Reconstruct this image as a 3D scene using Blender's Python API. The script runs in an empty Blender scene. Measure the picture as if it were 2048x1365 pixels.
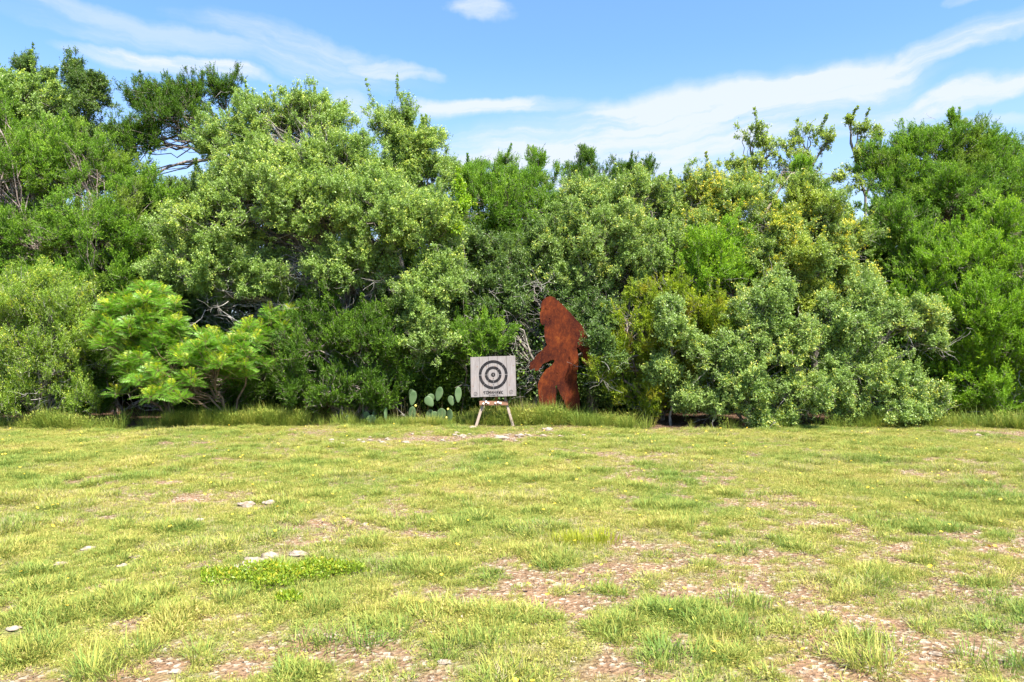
import bpy, bmesh, math, random
import numpy as np
from mathutils import Vector, Matrix, noise as mnoise

R = math.radians
sc = bpy.context.scene
rng = np.random.default_rng(11)
random.seed(5)

# ------------------------------------------------------------------ camera
F = 1500.0            # focal length in pixels of the 2048 px wide photograph
EYE = 1.70
cam_d = bpy.data.cameras.new('camera'); cam = bpy.data.objects.new('camera', cam_d)
sc.collection.objects.link(cam); sc.camera = cam
cam.location = (0, 0, EYE); cam.rotation_euler = (R(90), 0, 0)
cam_d.sensor_width = 36; cam_d.lens = F / 2048 * 36
cam_d.clip_start = 0.05; cam_d.clip_end = 5000

# ------------------------------------------------------------------ light
SUN_EL, SUN_AZ = 59.0, 146.0     # azimuth measured clockwise from +Y (the view direction)
SUN_STR, SKY_STR = 4.3, 0.093
sc.view_settings.view_transform = 'Standard'; sc.view_settings.look = 'None'
sc.view_settings.gamma = 1; sc.view_settings.exposure = 1.83
sc.view_settings.use_curve_mapping = False
sl = bpy.data.lights.new('sun', 'SUN'); so = bpy.data.objects.new('sun', sl); sc.collection.objects.link(so)
sl.energy = SUN_STR; sl.angle = R(2.0); sl.color = (1.0, 0.95, 0.86)
sd = Vector((math.sin(R(SUN_AZ)) * math.cos(R(SUN_EL)), math.cos(R(SUN_AZ)) * math.cos(R(SUN_EL)), math.sin(R(SUN_EL))))
so.rotation_euler = sd.to_track_quat('Z', 'Y').to_euler(); so.location = sd * 30

def NT(t):
    t.nodes.clear()
    def n(kind, **kw):
        x = t.nodes.new(kind)
        ins = kw.pop('i', {})
        for k, v in kw.items(): setattr(x, k, v)
        for k, v in ins.items():
            if isinstance(v, bpy.types.NodeSocket): t.links.new(v, x.inputs[k])
            else: x.inputs[k].default_value = v
        return x
    def m(op, a, b=None, c=None, clamp=False):
        x = t.nodes.new('ShaderNodeMath'); x.operation = op; x.use_clamp = clamp
        for k, v in enumerate((a, b, c)):
            if v is None: continue
            if isinstance(v, bpy.types.NodeSocket): t.links.new(v, x.inputs[k])
            else: x.inputs[k].default_value = v
        return x.outputs[0]
    def mix(f, a, b, blend='MIX'):
        x = t.nodes.new('ShaderNodeMix'); x.data_type = 'RGBA'; x.blend_type = blend
        for k, v in ((0, f), (6, a), (7, b)):
            if isinstance(v, bpy.types.NodeSocket): t.links.new(v, x.inputs[k])
            else: x.inputs[k].default_value = v if k == 0 else (*v, 1)
        return x.outputs[2]
    def ramp(f, stops):
        x = t.nodes.new('ShaderNodeValToRGB'); e = x.color_ramp.elements
        while len(e) < len(stops): e.new(0.5)
        for q, (p, c) in zip(e, stops):
            q.position = p; q.color = (*c, 1) if len(c) == 3 else c
        t.links.new(f, x.inputs[0]); return x.outputs[0]
    def smooth(v, a, b):
        x = t.nodes.new('ShaderNodeMapRange'); x.interpolation_type = 'SMOOTHSTEP'
        t.links.new(v, x.inputs[0]); x.inputs[1].default_value = a; x.inputs[2].default_value = b
        return x.outputs[0]
    return n, m, mix, ramp, smooth

w = bpy.data.worlds.new('World'); sc.world = w; w.use_nodes = True
n, m, mix, ramp, smooth = NT(w.node_tree)
sky = n('ShaderNodeTexSky', sky_type='NISHITA', sun_disc=False, sun_elevation=R(SUN_EL), sun_rotation=R(SUN_AZ),
        air_density=1.0, dust_density=1.0, ozone_density=1.6, altitude=300)
tc = n('ShaderNodeTexCoord')
sx = n('ShaderNodeSeparateXYZ', i={0: tc.outputs['Generated']})
az = m('ARCTAN2', sx.outputs[0], sx.outputs[1]); el = m('ARCSINE', sx.outputs[2])
ae = n('ShaderNodeCombineXYZ', i={0: az, 1: el})
warp = n('ShaderNodeTexNoise', i={'Vector': ae.outputs[0], 'Scale': 9.0, 'Detail': 6.0, 'Roughness': 0.55})
wv = n('ShaderNodeVectorMath', operation='SUBTRACT', i={0: warp.outputs['Color'], 1: (0.5, 0.5, 0.5)})
ws = n('ShaderNodeVectorMath', operation='MULTIPLY', i={0: wv.outputs[0], 1: (0.16, 0.05, 0)})
pv = n('ShaderNodeVectorMath', operation='ADD', i={0: ae.outputs[0], 1: ws.outputs[0]}).outputs[0]
def streak(ang, s, stretch):
    mp = n('ShaderNodeMapping', vector_type='TEXTURE', i={'Vector': pv, 'Rotation': (0, 0, ang), 'Scale': (stretch, 1, 1)})
    return n('ShaderNodeTexNoise', i={'Vector': mp.outputs[0], 'Scale': s, 'Detail': 8.0, 'Roughness': 0.62}).outputs[0]
st1 = smooth(streak(R(5), 20, 8), 0.38, 0.62)
st2 = smooth(streak(R(-6), 18, 7), 0.40, 0.64)
# wisps of cirrus: photo-pixel centre, half width, half height, tilt in degrees, strength, streak set
CL = [(1300, 265, 620, 95, 6, 1.5, 0), (1540, 200, 330, 58, 5, 1.5, 0), (1150, 320, 520, 85, 2, 1.3, 0), (975, 212, 240, 26, 3, 1.2, 0), (640, 110, 300, 50, -10, .8, 1), (330, 66, 500, 34, -7, .55, 1),
      (780, 135, 130, 22, -4, .9, 0), (350, 130, 230, 22, -2, 1.6, 1), (972, 22, 85, 26, -6, .9, 1), (1840, 122, 240, 36, 15, 1.2, 0), (1950, 182, 260, 30, 8, 1.25, 0), (1930, 2, 40, 14, 0, .9, 0),
      (1860, 250, 260, 14, 0, .6, 0), (130, 40, 260, 26, -6, .45, 1), (720, 225, 120, 55, -25, .8, 1), (2030, 60, 80, 16, 10, .5, 0)]
tot = None
for (px, py, rx, ry, ang, s, k) in CL:
    X, Z = (px - 1024) / F, (682.5 - py) / F
    a0, e0 = math.atan(X), math.atan(Z / math.sqrt(1 + X * X))
    mp = n('ShaderNodeMapping', vector_type='TEXTURE', i={'Vector': pv, 'Location': (a0, e0, 0), 'Rotation': (0, 0, R(ang)), 'Scale': (rx / F, ry / F, 1)})
    g = n('ShaderNodeTexGradient', gradient_type='SPHERICAL', i={0: mp.outputs[0]})
    v = m('MULTIPLY', m('MULTIPLY', smooth(g.outputs[1], 0.0, 0.62), s), m('ADD', m('MULTIPLY', (st1, st2)[k], 0.72), 0.28))
    tot = v if tot is None else m('MAXIMUM', tot, v)
gen = m('MULTIPLY', smooth(streak(R(2), 5, 5), 0.5, 0.8), 0.22)       # thin cirrus everywhere else
tot = m('MAXIMUM', m('MAXIMUM', tot, gen), 0.05, clamp=True)
veil = m('MULTIPLY', m('SUBTRACT', 1.0, smooth(el, 0.05, 0.38)), 0.62)
tot = m('SUBTRACT', 1.0, m('MULTIPLY', m('SUBTRACT', 1.0, m('MULTIPLY', tot, 0.90)), m('SUBTRACT', 1.0, veil)), clamp=True)
skc = mix(1.0, sky.outputs[0], (0.55, 0.775, 1.02), 'MULTIPLY')
col = mix(tot, skc, (2.75, 2.95, 3.3))
bg = n('ShaderNodeBackground', i={'Color': col, 'Strength': SKY_STR})
wo = n('ShaderNodeOutputWorld', i={0: bg.outputs[0]})

sc.cycles.max_bounces = 7; sc.cycles.diffuse_bounces = 5; sc.cycles.glossy_bounces = 2
sc.cycles.transmission_bounces = 3; sc.cycles.sample_clamp_indirect = 4

# ------------------------------------------------------------------ helpers
def at(px, py, Y): return np.array([(px - 1024) / F * Y, Y, EYE - (py - 682.5) / F * Y])
def tag(o, label=None, cat=None, group=None, kind=None):
    for k, v in (('label', label), ('category', cat), ('group', group), ('kind', kind)):
        if v: o[k] = v
    return o
def link(o, parent=None):
    sc.collection.objects.link(o)
    if parent is not None: o.parent = parent
    return o
def empty(name, loc, rz=0, label=None, cat=None, group=None):
    o = bpy.data.objects.new(name, None); o.location = loc; o.rotation_euler.z = rz; o.empty_display_size = .2
    link(o); return tag(o, label, cat, group)
def unit(v): return v / np.maximum(np.linalg.norm(v, axis=-1, keepdims=True), 1e-9)
def rnd_dir(k): return unit(rng.normal(size=(k, 3)))

def hash2(ix, iy, s):
    v = np.sin(ix * 127.1 + iy * 311.7 + s * 74.7) * 43758.5453
    return v - np.floor(v)
def vnoise(x, y, s=0):
    ix, iy = np.floor(x), np.floor(y); fx, fy = x - ix, y - iy
    fx = fx * fx * (3 - 2 * fx); fy = fy * fy * (3 - 2 * fy)
    a = hash2(ix, iy, s); b = hash2(ix + 1, iy, s); c = hash2(ix, iy + 1, s); d = hash2(ix + 1, iy + 1, s)
    return (a * (1 - fx) + b * fx) * (1 - fy) + (c * (1 - fx) + d * fx) * fy
def fbm(x, y, s=0, o=4):
    t, a, k = 0, .5, 1
    for q in range(o): t = t + a * vnoise(x * k, y * k, s + q * 3.1); a *= .5; k *= 2.07
    return t / (1 - .5 ** o)
def sstep(v, a, b):
    t = np.clip((v - a) / (b - a), 0, 1); return t * t * (3 - 2 * t)
def ground_h(x, y):
    x = np.asarray(x, float); y = np.asarray(y, float)
    near = np.exp(-(np.maximum(np.hypot(x, y) - 25, 0) / 20) ** 2)
    return ((fbm(x * .35, y * .35, 1) - .5) * .10 + (fbm(x * 2.2, y * 2.2, 2) - .5) * .035) * near
def gz(x, y): return float(ground_h(x, y))
def edge_y(x):            # where the lawn ends and the trees begin
    return 14.55 + (fbm(np.asarray(x, float) * .5 + 40, np.zeros_like(np.asarray(x, float)) + 3, 5) - .5) * .9 - .3 * sstep(np.asarray(x, float), 2.2, 3.4)
def bare(x, y):           # 0 grass .. 1 bare soil
    v = fbm(x * .75, y * .95, 7, 5)
    v2 = fbm(x * 2.6, y * 2.6, 9, 4)
    d = y
    bias = .10 * sstep(9.0 - d, 0, 4.5) + .08 * sstep(x / np.maximum(y, 1), -.05, .45) * sstep(8.5 - d, 0, 3)
    v3 = fbm(x * 7.5, y * 7.5, 13, 3)
    v4 = fbm(x * 5.2 + 70, y * 5.2, 17, 3)
    b = np.maximum(sstep(v + (v2 - .5) * .6 + (v3 - .5) * .6 + bias, .565, .84), .75 * sstep(v4 + (v - .5) * .5, .60, .74))
    stony = np.exp(-(((x - 0.15) / 1.5) ** 2 + ((y - 13.35) / .55) ** 2)) + .8 * np.exp(-(((x + 1.6) / 1.6) ** 2 + ((y - 12.9) / .35) ** 2))
    b = np.maximum(b, sstep(stony * (.55 + v2 * .7), .35, .75))
    return np.maximum(b, sstep(y - edge_y(x), .1, .6))

def mesh_from(name, V, faces_n, loops, mat, smooth_=False, fattr=None):
    me = bpy.data.meshes.new(name)
    me.vertices.add(len(V)); me.vertices.foreach_set('co', np.ascontiguousarray(V, dtype=np.float32).ravel())
    me.loops.add(len(loops)); me.loops.foreach_set('vertex_index', np.ascontiguousarray(loops, dtype=np.int32))
    nf = len(loops) // faces_n
    me.polygons.add(nf); me.polygons.foreach_set('loop_start', np.arange(nf, dtype=np.int32) * faces_n)
    if smooth_: me.polygons.foreach_set('use_smooth', np.ones(nf, dtype=bool))
    if fattr is not None:
        for k, v in fattr.items():
            a = me.attributes.new(k, 'FLOAT', 'FACE'); a.data.foreach_set('value', np.ascontiguousarray(v, dtype=np.float32))
    me.update(calc_edges=True); me.materials.append(mat); return me

def leaf_geo(P, D, S, L, W, fold=0.0):
    """rhombic leaves: base P, unit direction D, unit side S"""
    L = np.broadcast_to(np.asarray(L, float), (len(P),))[:, None]; W = np.broadcast_to(np.asarray(W, float), (len(P),))[:, None]
    a = P; c = P + D * L
    mid = P + D * L * .52
    b = mid + S * W * .5; d = mid - S * W * .5
    if fold:
        N = np.cross(D, S); mid2 = N * W * fold; b = b + mid2; d = d + mid2
    V = np.stack([a, b, c, d], 1).reshape(-1, 3)
    return V, np.arange(len(V))
def side_of(D):
    s = unit(np.cross(D, rnd_dir(len(D)))); return s

def tubes(P, Rr, sides):
    """P [n,k,3] polylines, Rr [n,k] radii"""
    nn, k, _ = P.shape
    T = unit(np.gradient(P, axis=1)) if k > 1 else P
    ref = rnd_dir(nn)[:, None, :].repeat(k, 1)
    A = unit(np.cross(T, ref)); B = np.cross(T, A)
    ang = np.arange(sides) * 2 * math.pi / sides
    V = P[:, :, None, :] + Rr[:, :, None, None] * (A[:, :, None, :] * np.cos(ang)[None, None, :, None] + B[:, :, None, :] * np.sin(ang)[None, None, :, None])
    idx = np.arange(nn * k * sides).reshape(nn, k, sides); nx = np.roll(idx, -1, 2)
    Fq = np.stack([idx[:, :-1], nx[:, :-1], nx[:, 1:], idx[:, 1:]], -1).reshape(-1, 4)
    return V.reshape(-1, 3), Fq.ravel()
class Geo:
    def __init__(s): s.V = []; s.L = []; s.A = []; s.c = 0
    def add(s, V, L, a=None):
        s.V.append(V); s.L.append(L + s.c); s.c += len(V)
        s.A.append(np.zeros(len(L) // 4) if a is None else np.broadcast_to(a, (len(L) // 4,)))
    def build(s, name, mat, parent=None, off=None, smooth_=False):
        V = np.concatenate(s.V); V = V - (np.array(off) if off is not None else 0)
        me = mesh_from(name, V, 4, np.concatenate(s.L), mat, smooth_, {'tint': np.concatenate(s.A)})
        return link(bpy.data.objects.new(name, me), parent)
def bend(A, B, k, jit, sag=0):
    """curved polylines from A to B [n,3] with k points"""
    t = np.linspace(0, 1, k)[None, :, None]
    ln = np.linalg.norm(B - A, axis=1)[:, None, None]
    P = A[:, None, :] * (1 - t) + B[:, None, :] * t
    w_ = np.sin(t * math.pi)
    P = P + w_ * rnd_dir(len(A))[:, None, :] * ln * jit
    J = rng.normal(size=P.shape) * ln * jit * .25; J[:, 0] = 0; J[:, -1] = 0
    P = P + J; P[:, :, 2] += (w_ * ln)[:, :, 0] * sag
    return P

# ------------------------------------------------------------------ materials
def mat(name):
    x = bpy.data.materials.new(name); x.use_nodes = True; return x, NT(x.node_tree)
def leaf_mat(name, dark, light, tip, tip_at=.8, transl=.35, rough=.45, spec=.4, nscale=.9, hue=None):
    """leaf colour by age of the leaf (attribute tint) and a slow change over the tree"""
    x, (n, m, mix, ramp, smooth) = mat(name)
    t = n('ShaderNodeAttribute', attribute_name='tint').outputs['Fac']
    g = n('ShaderNodeNewGeometry')
    ns = n('ShaderNodeTexNoise', i={'Vector': g.outputs['Position'], 'Scale': nscale, 'Detail': 3.0}).outputs[0]
    c = mix(t, dark, light)
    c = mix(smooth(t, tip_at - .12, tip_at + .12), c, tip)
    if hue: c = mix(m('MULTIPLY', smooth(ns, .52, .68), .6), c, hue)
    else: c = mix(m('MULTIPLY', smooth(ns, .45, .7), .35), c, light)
    p = n('ShaderNodeBsdfPrincipled', i={'Base Color': c, 'Roughness': rough, 'Specular IOR Level': spec})
    tr = n('ShaderNodeBsdfTranslucent', i={'Color': mix(1.0, c, (1.15, 1.2, .55), 'MULTIPLY')})
    mx = n('ShaderNodeMixShader', i={0: transl, 1: p.outputs[0], 2: tr.outputs[0]})
    n('ShaderNodeOutputMaterial', i={0: mx.outputs[0]})
    return x
def bark_mat(name, a, b, sc_=30):
    x, (n, m, mix, ramp, smooth) = mat(name)
    tcx = n('ShaderNodeNewGeometry')
    mp = n('ShaderNodeMapping', i={'Vector': tcx.outputs['Position'], 'Scale': (1, 1, .25)})
    ns = n('ShaderNodeTexNoise', i={'Vector': mp.outputs[0], 'Scale': sc_, 'Detail': 5.0}).outputs[0]
    c = ramp(ns, [(.35, a), (.65, b)])
    bp = n('ShaderNodeBump', i={'Height': ns, 'Strength': .7, 'Distance': .02})
    p = n('ShaderNodeBsdfPrincipled', i={'Base Color': c, 'Roughness': .9, 'Normal': bp.outputs[0], 'Specular IOR Level': .15})
    n('ShaderNodeOutputMaterial', i={0: p.outputs[0]}); return x
M = {}
M['oak'] = leaf_mat('oak_leaf', (0.166, 0.279, 0.062), (0.339, 0.452, 0.116), (0.601, 0.649, 0.136), .82)
M['oak_grey'] = leaf_mat('oak_leaf_grey', (0.158, 0.266, 0.065), (0.341, 0.445, 0.125), (0.639, 0.605, 0.109), .84)
M['oak_yellow'] = leaf_mat('oak_leaf_yellow', (0.149, 0.257, 0.057), (0.337, 0.421, 0.100), (0.753, 0.618, 0.062), .78, hue=(0.467, 0.526, 0.062))
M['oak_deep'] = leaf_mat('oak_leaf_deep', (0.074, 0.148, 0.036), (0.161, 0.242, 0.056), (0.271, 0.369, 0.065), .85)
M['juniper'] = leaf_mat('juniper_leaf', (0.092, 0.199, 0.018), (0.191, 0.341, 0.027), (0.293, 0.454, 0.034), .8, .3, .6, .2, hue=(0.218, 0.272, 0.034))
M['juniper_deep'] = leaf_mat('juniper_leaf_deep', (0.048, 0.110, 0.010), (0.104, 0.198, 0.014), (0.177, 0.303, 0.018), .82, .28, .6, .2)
M['juniper_bright'] = leaf_mat('juniper_leaf_bright', (0.121, 0.248, 0.015), (0.249, 0.424, 0.024), (0.401, 0.566, 0.032), .78, .3, .6, .2)
M['juniper_rusty'] = leaf_mat('juniper_leaf_rusty', (0.141, 0.216, 0.013), (0.295, 0.384, 0.020), (0.491, 0.529, 0.029), .76, .3, .6, .2, 1.3, (0.307, 0.180, 0.024))
M['sparse'] = leaf_mat('elm_leaf', (0.213, 0.312, 0.055), (0.350, 0.432, 0.088), (0.475, 0.504, 0.110), .85, .4)
M['sumac'] = leaf_mat('sumac_leaf', (0.102, 0.264, 0.024), (0.227, 0.411, 0.031), (0.572, 0.549, 0.034), .88, .38)
M['shrub'] = leaf_mat('shrub_leaf', (0.151, 0.259, 0.032), (0.302, 0.428, 0.048), (0.604, 0.609, 0.064), .78, .38)
M['vine'] = leaf_mat('vine_leaf', (.17, .32, .02), (.32, .46, .03), (.50, .55, .05), .8, .4)
M['weed'] = leaf_mat('weed_leaf', (0.153, 0.262, 0.018), (0.260, 0.341, 0.023), (0.444, 0.367, 0.027), .8, .35)
M['bark'] = bark_mat('oak_bark', (0.088, 0.072, 0.058), (0.304, 0.272, 0.232))
M['bark_j'] = bark_mat('juniper_bark', (0.084, 0.056, 0.043), (0.336, 0.280, 0.246))
M['twig'] = bark_mat('dead_twig', (.16, .14, .12), (.42, .39, .35), 8)
M['stem_red'] = bark_mat('sumac_stem', (.10, .06, .04), (.26, .18, .11), 14)

# ------------------------------------------------------------------ trees
KIND = {   # clumps per m2, clump radius, shoots, leaves per shoot, leaf length, width, up bias, out bias, leaf angle
 'oak':     dict(den=50, rc=.18, sh=11, lf=13, L=.041, W=.0215, up=.35, out=.8, ang=.9, bough=3.0, bs=.42, bup=.25, belong=.35, lead=.022),
 'juniper': dict(den=38, rc=.19, sh=12, lf=17, L=.044, W=.0125, up=.8, out=.8, ang=.55, bough=2.9, bs=.36, bup=.55, belong=.75, lead=.018),
 'shrub':   dict(den=26, rc=.24, sh=10, lf=16, L=.046, W=.0115, up=1.3, out=.4, ang=.8, bough=3.0, bs=.33, bup=1.0, belong=.8, lead=.05),
 'sparse':  dict(den=11,  rc=.20, sh=8,  lf=10, L=.056, W=.036, up=.5, out=.6, ang=1.0, bough=2.2, bs=.32, bup=.4, belong=.3, lead=.05),
}
def lobe(px, py, Y, rx, ry, dep=None, den=1.0):
    c = at(px, py, Y); a, b = rx * Y / F, ry * Y / F
    return (c, np.array([a, dep if dep else .75 * (a + b) / 2 + .25 * min(a, b), b]), den)

def tree(name, label, cat, kind, lobes, leafm, base, bark='bark', stems=1, r0=.10, group=None, gap=.50, dead=0, dens=1.0, leaf=1.0, lean=0.3, dead_box=None, bare_tw=.3):
    K = KIND[kind]; lobes = [lobe(*l) for l in lobes]
    bx, by = base[0], base[1]; b0 = np.array([bx, by, gz(bx, by) - .05])
    root = empty(name, b0, 0, label, cat, group)
    seed = rng.random(3) * 50
    wood = Geo(); fol = Geo()
    # stems
    tops = []
    zmax = max(l[0][2] for l in lobes)
    for s in range(stems):
        f = (rng.random(2) - .5) * (.5 if stems > 1 else .05)
        l = lobes[rng.integers(len(lobes))] if stems > 1 else max(lobes, key=lambda q: q[0][2])
        top = b0 + (l[0] - b0) * np.array([.6, .6, .82]) + np.array([0, 0, 0])
        A = (b0 + np.array([f[0], f[1], 0]))[None]; P = bend(A, top[None], 9, .07)
        wood.add(*tubes(P, (r0 * (1 - .07 * s)) * np.linspace(1, .35, 9)[None] , 8)); tops.append(P[0])
    for (c, rad, den) in lobes:
        # limb out to the lobe
        P0 = tops[rng.integers(len(tops))]
        j = int(np.argmin(np.linalg.norm(P0 - (c - np.array([0, 0, rad[2] * 1.2])), axis=1))); j = max(1, j)
        A = P0[j][None]; B = (c + (rng.random(3) - .5) * rad * .4)[None]
        LP = bend(A, B, 7, .10, .06); wood.add(*tubes(LP, r0 * .5 * np.linspace(1, .3, 7)[None], 6))
        # clumps through the shell of the lobe
        a, b_, c_ = rad; p_ = 1.6075
        area = 4 * math.pi * (((a * b_) ** p_ + (a * c_) ** p_ + (b_ * c_) ** p_) / 3) ** (1 / p_)
        # boughs sit on the swelling shell of the lobe, clumps of shoots sit on the boughs
        nb_ = max(3, int(area * K['bough'] * min(dens, 1.2)))
        bd = rnd_dir(nb_); bd[:, 2] = np.where(bd[:, 2] < -.55, -bd[:, 2], bd[:, 2])
        br = rng.uniform(.70, 1.02, nb_)
        nz = np.array([mnoise.noise(Vector(q)) for q in (bd * 2.1 + seed)])
        reff = np.maximum(rad - .55 * K['bs'], rad * .45)
        BC = c + bd * reff * (br * (1 + .30 * nz))[:, None]
        bs = K['bs'] * rng.uniform(.65, 1.35, nb_) * min(1, float(rad.min()) / .45)
        pc = max(4, int(area * K['den'] * den * dens / nb_))
        nc = nb_ * pc
        o_ = rnd_dir(nc) * (rng.random((nc, 1)) ** .42)
        bax = unit(bd * np.array([1, 1, .6]) + np.array([0, 0, K['bup']])).repeat(pc, 0)
        o_ = o_ * .72 + bax * (o_ * bax).sum(1, keepdims=True) * K['belong']      # stretched along the bough
        C_ = BC.repeat(pc, 0) + o_ * bs.repeat(pc)[:, None]
        d = unit(bd.repeat(pc, 0) * .6 + o_ * .8)
        bt = rng.random(nb_).repeat(pc)
        keep = rng.random(nc) < np.where(d[:, 1] > .35, .4, 1.0)          # thinner at the back
        for (c2, rad2, _) in lobes:                                              # not deep inside a neighbour lobe
            if c2 is c: continue
            q = np.linalg.norm((C_ - c2) / rad2, axis=1); keep &= (q > .55)
        hol = np.array([mnoise.noise(Vector(q)) for q in (C_ * 1.35 + seed)])
        keep &= (hol > -gap * rng.uniform(.5, 1.2, len(C_)))
        keep &= C_[:, 2] > ground_h(C_[:, 0], C_[:, 1]) + .04
        bown = np.arange(nb_).repeat(pc)[keep]; C_, d, hol, bt = C_[keep], d[keep], hol[keep], bt[keep]
        if len(C_) == 0: continue
        crs = np.ones(len(C_))
        # leaders: slim sprigs that stick out of the outline
        lead = np.where(d[:, 2] > .1)[0]
        if len(lead):
            nld = max(1, int(len(lead) * K['lead'])); li = rng.choice(lead, nld)
            ldv = unit(d[li] * .55 + np.array([0, 0, .9]) + rng.normal(size=(nld, 3)) * .22); lln = rng.uniform(.2, .62, nld) * (1 if rad.min() > .35 else .6)
            ex, ed = [], []
            for q in range(5):
                ex.append(C_[li] + ldv * (lln * (q + 1) / 5)[:, None]); ed.append(ldv)
            C_ = np.concatenate([C_] + ex); d = np.concatenate([d] + ed); hol = np.concatenate([hol] + [hol[li]] * 5); bt = np.concatenate([bt] + [bt[li] * .5 + .5] * 5)
            crs = np.concatenate([crs] + [np.full(nld, f_) for f_ in (.62, .5, .42, .34, .22)])
        rc = min(K['rc'], .55 * float(rad.min()) + .07)
        # a branch from the limb into each bough, thin twigs on to its clumps
        BE = BC - unit(bd) * (bs * .35)[:, None]
        BP = bend(LP[0][rng.integers(1, 7, nb_)], BE, 7, .16, .05)
        wood.add(*tubes(BP, np.linspace(.017, .007, 7)[None] * rng.uniform(.6, 1.4, (nb_, 1)), 5))
        own = bown[:]; tw = rng.permutation(len(own))[:int(len(own) * .5)]
        TP = bend(BP[own[tw], rng.integers(4, 7, len(tw))], C_[tw], 4, .2)
        wood.add(*tubes(TP, np.linspace(.0055, .0025, 4)[None].repeat(len(tw), 0), 3))
        # shoots
        ns_ = K['sh']; CC = C_.repeat(ns_, 0); DD = d.repeat(ns_, 0)
        sdv = unit(DD * K['out'] + np.array([0, 0, K['up']]) + rng.normal(size=CC.shape) * .55)
        crr = crs.repeat(ns_); sl_ = rc * rng.uniform(.6, 1.35, len(CC)) * crr
        S0 = CC - sdv * (sl_ * .45)[:, None] + rng.normal(size=CC.shape) * (rc * .22 * crr)[:, None]
        S1 = S0 + sdv * sl_[:, None]
        S1[:, 2] += rng.normal(size=len(S1)) * .02
        wv_ = rng.random(len(S0)) < bare_tw
        wood.add(*tubes(np.stack([S0, S1], 1)[wv_], np.tile([.0035, .0018], (int(wv_.sum()), 1)), 3))
        # leaves
        nl = K['lf']
        P0_ = S0.repeat(nl, 0); dv = (S1 - S0).repeat(nl, 0); k = len(P0_)
        t = np.tile(np.linspace(.08, 1, nl), len(S0)) + rng.uniform(-.04, .04, k)
        Pp = P0_ + dv * t[:, None]
        ax = unit(dv); side = side_of(ax)
        Dl = unit(ax * (1.15 - K['ang'] * .6) + side * K['ang'] + rng.normal(size=ax.shape) * .15)
        thin = np.where(crs.repeat(ns_ * nl) < 1, rng.random(k) < .42, True)
        tl = rng.uniform(.7, 1.25, k) * leaf
        S = side_of(Dl)
        if kind in ('oak', 'sparse'):          # leaves turn their face up a little
            up = np.array([0, 0, 1.0]); S = unit(np.cross(Dl, up) + rng.normal(size=Dl.shape) * .55); S = unit(S - Dl * (S * Dl).sum(1, keepdims=True))
        V, Lp = leaf_geo(Pp, Dl, S, K['L'] * tl, K['W'] * tl, .12 if kind in ('oak', 'sparse') else 0)
        clump_t = (.55 * bt + .45 * rng.random(len(C_))).repeat(ns_ * nl)
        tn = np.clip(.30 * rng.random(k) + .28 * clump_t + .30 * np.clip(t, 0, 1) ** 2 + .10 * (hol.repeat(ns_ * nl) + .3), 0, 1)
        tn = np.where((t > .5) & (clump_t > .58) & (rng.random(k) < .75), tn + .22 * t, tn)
        V = V.reshape(-1, 4, 3)[thin].reshape(-1, 3)
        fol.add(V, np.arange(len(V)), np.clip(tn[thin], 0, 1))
    # bare grey twigs in the shaded inside
    if dead:
        if dead_box is None:
            lo = np.min([l[0] - l[1] for l in lobes], 0); hi = np.max([l[0] + l[1] for l in lobes], 0)
            lo = np.array([lo[0], lo[1] + (hi[1] - lo[1]) * .25, max(lo[2], .15)]); hi = np.array([hi[0], hi[1] * .5 + lo[1] * .5, lo[2] + (hi[2] - lo[2]) * .6])
        else:
            (x0, z0, x1, z1, Y) = dead_box; p, q = at(x0, z1, Y), at(x1, z0, Y); lo = np.array([p[0], Y - .5, p[2]]); hi = np.array([q[0], Y + .6, q[2]])
        if dead_box is None:
            A = np.stack([lobes[q][0] + lobes[q][1] * rnd_dir(1)[0] * np.array([.6, .45, .6]) * rng.random() ** .4 + np.array([0, .12, -.1]) for q in rng.integers(0, len(lobes), dead)])
            A[:, 2] = np.maximum(A[:, 2], .2)
        else: A = lo + rng.random((dead, 3)) * (hi - lo)
        dirs = unit(rng.normal(size=(dead, 3)) * np.array([1, .7, .7]) + np.array([0, -.2, .1]))
        B = A + dirs * rng.uniform(.2, .65, (dead, 1))
        dt = Geo(); P = bend(A, B, 5, .14); dt.add(*tubes(P, np.linspace(.008, .0025, 5)[None] * rng.uniform(.6, 1.4, (dead, 1)), 3))
        for rep in range(3):
            A2 = P[np.arange(dead), rng.integers(1, 5, dead)]
            d2 = unit(dirs + rng.normal(size=dirs.shape) * .8); B2 = A2 + d2 * rng.uniform(.12, .4, (dead, 1))
            dt.add(*tubes(bend(A2, B2, 4, .15), np.linspace(.0045, .0015, 4)[None].repeat(dead, 0), 3))
        dt.build('bare_twigs', M['twig'], root, b0)['kind'] = 'stuff'
    wood.build('trunk', M[bark], root, b0, True)
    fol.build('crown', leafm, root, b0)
    print(label, len(fol.V) and sum(len(a) for a in fol.A))
    return root

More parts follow.
